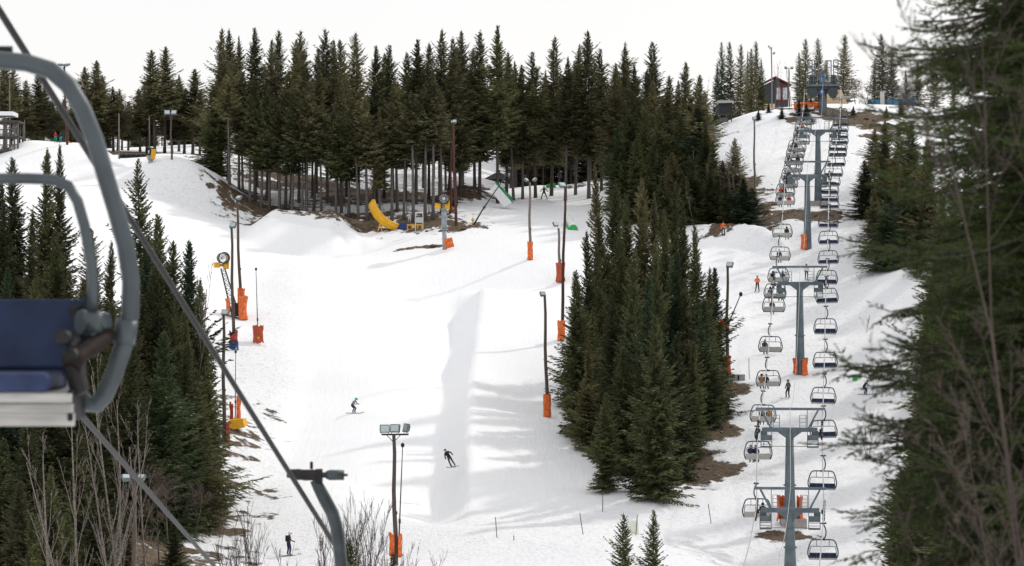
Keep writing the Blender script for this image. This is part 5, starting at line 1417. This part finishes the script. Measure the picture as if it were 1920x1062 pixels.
m = MB(); m.box((0, 18 * s_, 3 * s_), (42 * s_, .15, 12 * s_)); m.build('back_wall', M['darkwood'], t)

# red trimmed hut
Y = G(1450, 199).y + 3; s_ = Y / F; t = thing('hut', 'dark gabled hut with red roof trim and two tall windows', 'hut', PR(1453, 197, Y)); o_ = t.location
def Q(px, py, dy=0): return PR(px, py, Y) - o_ + Vector((0, dy, 0))
def pgon(pix, y0, y1, nm, mt, par):
    pl = [Q(px, py, y0) for px, py in pix]; n = len(pl); m = MB()
    a = sum((pl[i].x * pl[(i + 1) % n].z - pl[(i + 1) % n].x * pl[i].z) for i in range(n))
    if a < 0: pl.reverse()
    m.add(pl + [p + Vector((0, y1 - y0, 0)) for p in pl], [tuple(range(n)), tuple(reversed(range(n, 2 * n)))] + [(i, n + i, n + (i + 1) % n, (i + 1) % n) for i in range(n)])
    return m.build(nm, mt, par)
wl = pgon([(1425, 200), (1425, 163), (1453, 150), (1478, 161), (1478, 200)], 0, 5, 'wall', M['hutwall'], t)
rf = pgon([(1419, 163.5), (1453, 146), (1484, 160.5), (1484, 158.5), (1453, 143.5), (1419, 161)], -.5, 5.6, 'roof', M['hutred'], t)
pgon([(1425, 202), (1425, 195), (1453, 195), (1453, 202)], -.05, 4, 'plinth', M['tan'], t)
for a, b2 in ((1453.5, 1464.5), (1465.5, 1477.5)):
    w_ = pgon([(a, 163), (b2, 162), (b2, 190), (a, 190)], -.08, .02, 'window', M['hutred'], t)
    pgon([(a + 2, 165), (b2 - 1.5, 164.5), (b2 - 1.5, 187), (a + 2, 187)], -.12, -.05, 'pane', M['win'], w_)
pgon([(1423.5, 200), (1423.5, 165), (1425.5, 165), (1425.5, 200)], -.1, .1, 'corner_board', M['hutred'], t)
# kiosk
Y = G(1361, 238).y + 1; t = thing('kiosk', 'small dark kiosk with pale lean-to roof on the hill', 'kiosk', PR(1361, 226, Y)); o_ = t.location
pgon([(1348, 214), (1348, 192), (1373, 192), (1373, 214)], 0, 2.0, 'wall', M['hutwall'], t)
pgon([(1345, 189), (1346, 194), (1377, 193), (1374, 189)], -.5, 2.4, 'roof', M['slat'], t)
for px in (1349.5, 1371.5): pgon([(px - 1, 214), (px - 1, 228), (px + 1, 228), (px + 1, 214)], 0, .2, 'post', M['darkwood'], t)
pgon([(1353, 221), (1353, 228), (1366, 228), (1366, 221)], .2, 1.5, 'base', M['greywood'], t)
# blue fence
Y = G(1665, 199, 300).y + 6; Y = 388; t = thing('net_fence', 'blue net fence along the hilltop right of the top station', 'fence', PR(1670, 197, Y)); o_ = t.location
pgon([(1627, 187), (1650, 187), (1650, 200), (1627, 201)], 0, .08, 'net', M['bluefence'], t); pgon([(1658, 187), (1716, 184), (1716, 199), (1658, 200)], 0, .08, 'net', M['bluefence'], t)
for px in (1627, 1640, 1662, 1674, 1686, 1698, 1712): pgon([(px - .7, 183), (px - .7, 202), (px + .7, 202), (px + .7, 183)], -.12, 0, 'post', M['darkwood'], t)
pgon([(1650, 172), (1650, 203), (1658, 203), (1658, 172)], -.2, .1, 'board', M['slat'], t)
# bank stones on bare ground
rr = random.Random(3); m0 = []
for q in range(3):
    m = MB(); m.ball((0, 0, 0), 1, 7, (1, .8, .6)); m.v = [(x * rr.uniform(.8, 1.2), y * rr.uniform(.8, 1.2), z * rr.uniform(.8, 1.2)) for x, y, z in m.v]; m.sm = [False] * len(m.sm); m0.append(m.mesh('stone', M['rock']))
STN = [(350, 985), (365, 970), (340, 960), (372, 990), (330, 975), (356, 1000), (1320, 880), (1340, 850), (1352, 812), (1362, 770), (1372, 740), (1330, 905), (1290, 915), (1345, 790), (1500, 396), (1560, 402), (1600, 405), (1530, 404), (1452, 384), (1440, 396), (1575, 398), (1420, 408), (1640, 225), (1600, 208), (1625, 222), (1690, 250), (1665, 232), (1485, 214), (1478, 228), (830, 434), (800, 432), (660, 420), (700, 426), (870, 428), (812, 460)]
for k, (px, py) in enumerate(STN):
    g = G(px, py + 2); o = link('rock', m0[k % 3]); o.location = g; sc_ = rr.uniform(.25, .6); o.scale = (sc_ * 1.3, sc_, sc_ * .8); o.rotation_euler = (0, 0, k)
    tag(o, 'brown lump of earth or stone on a thawed patch', 'rock', 'stones on thawed ground')
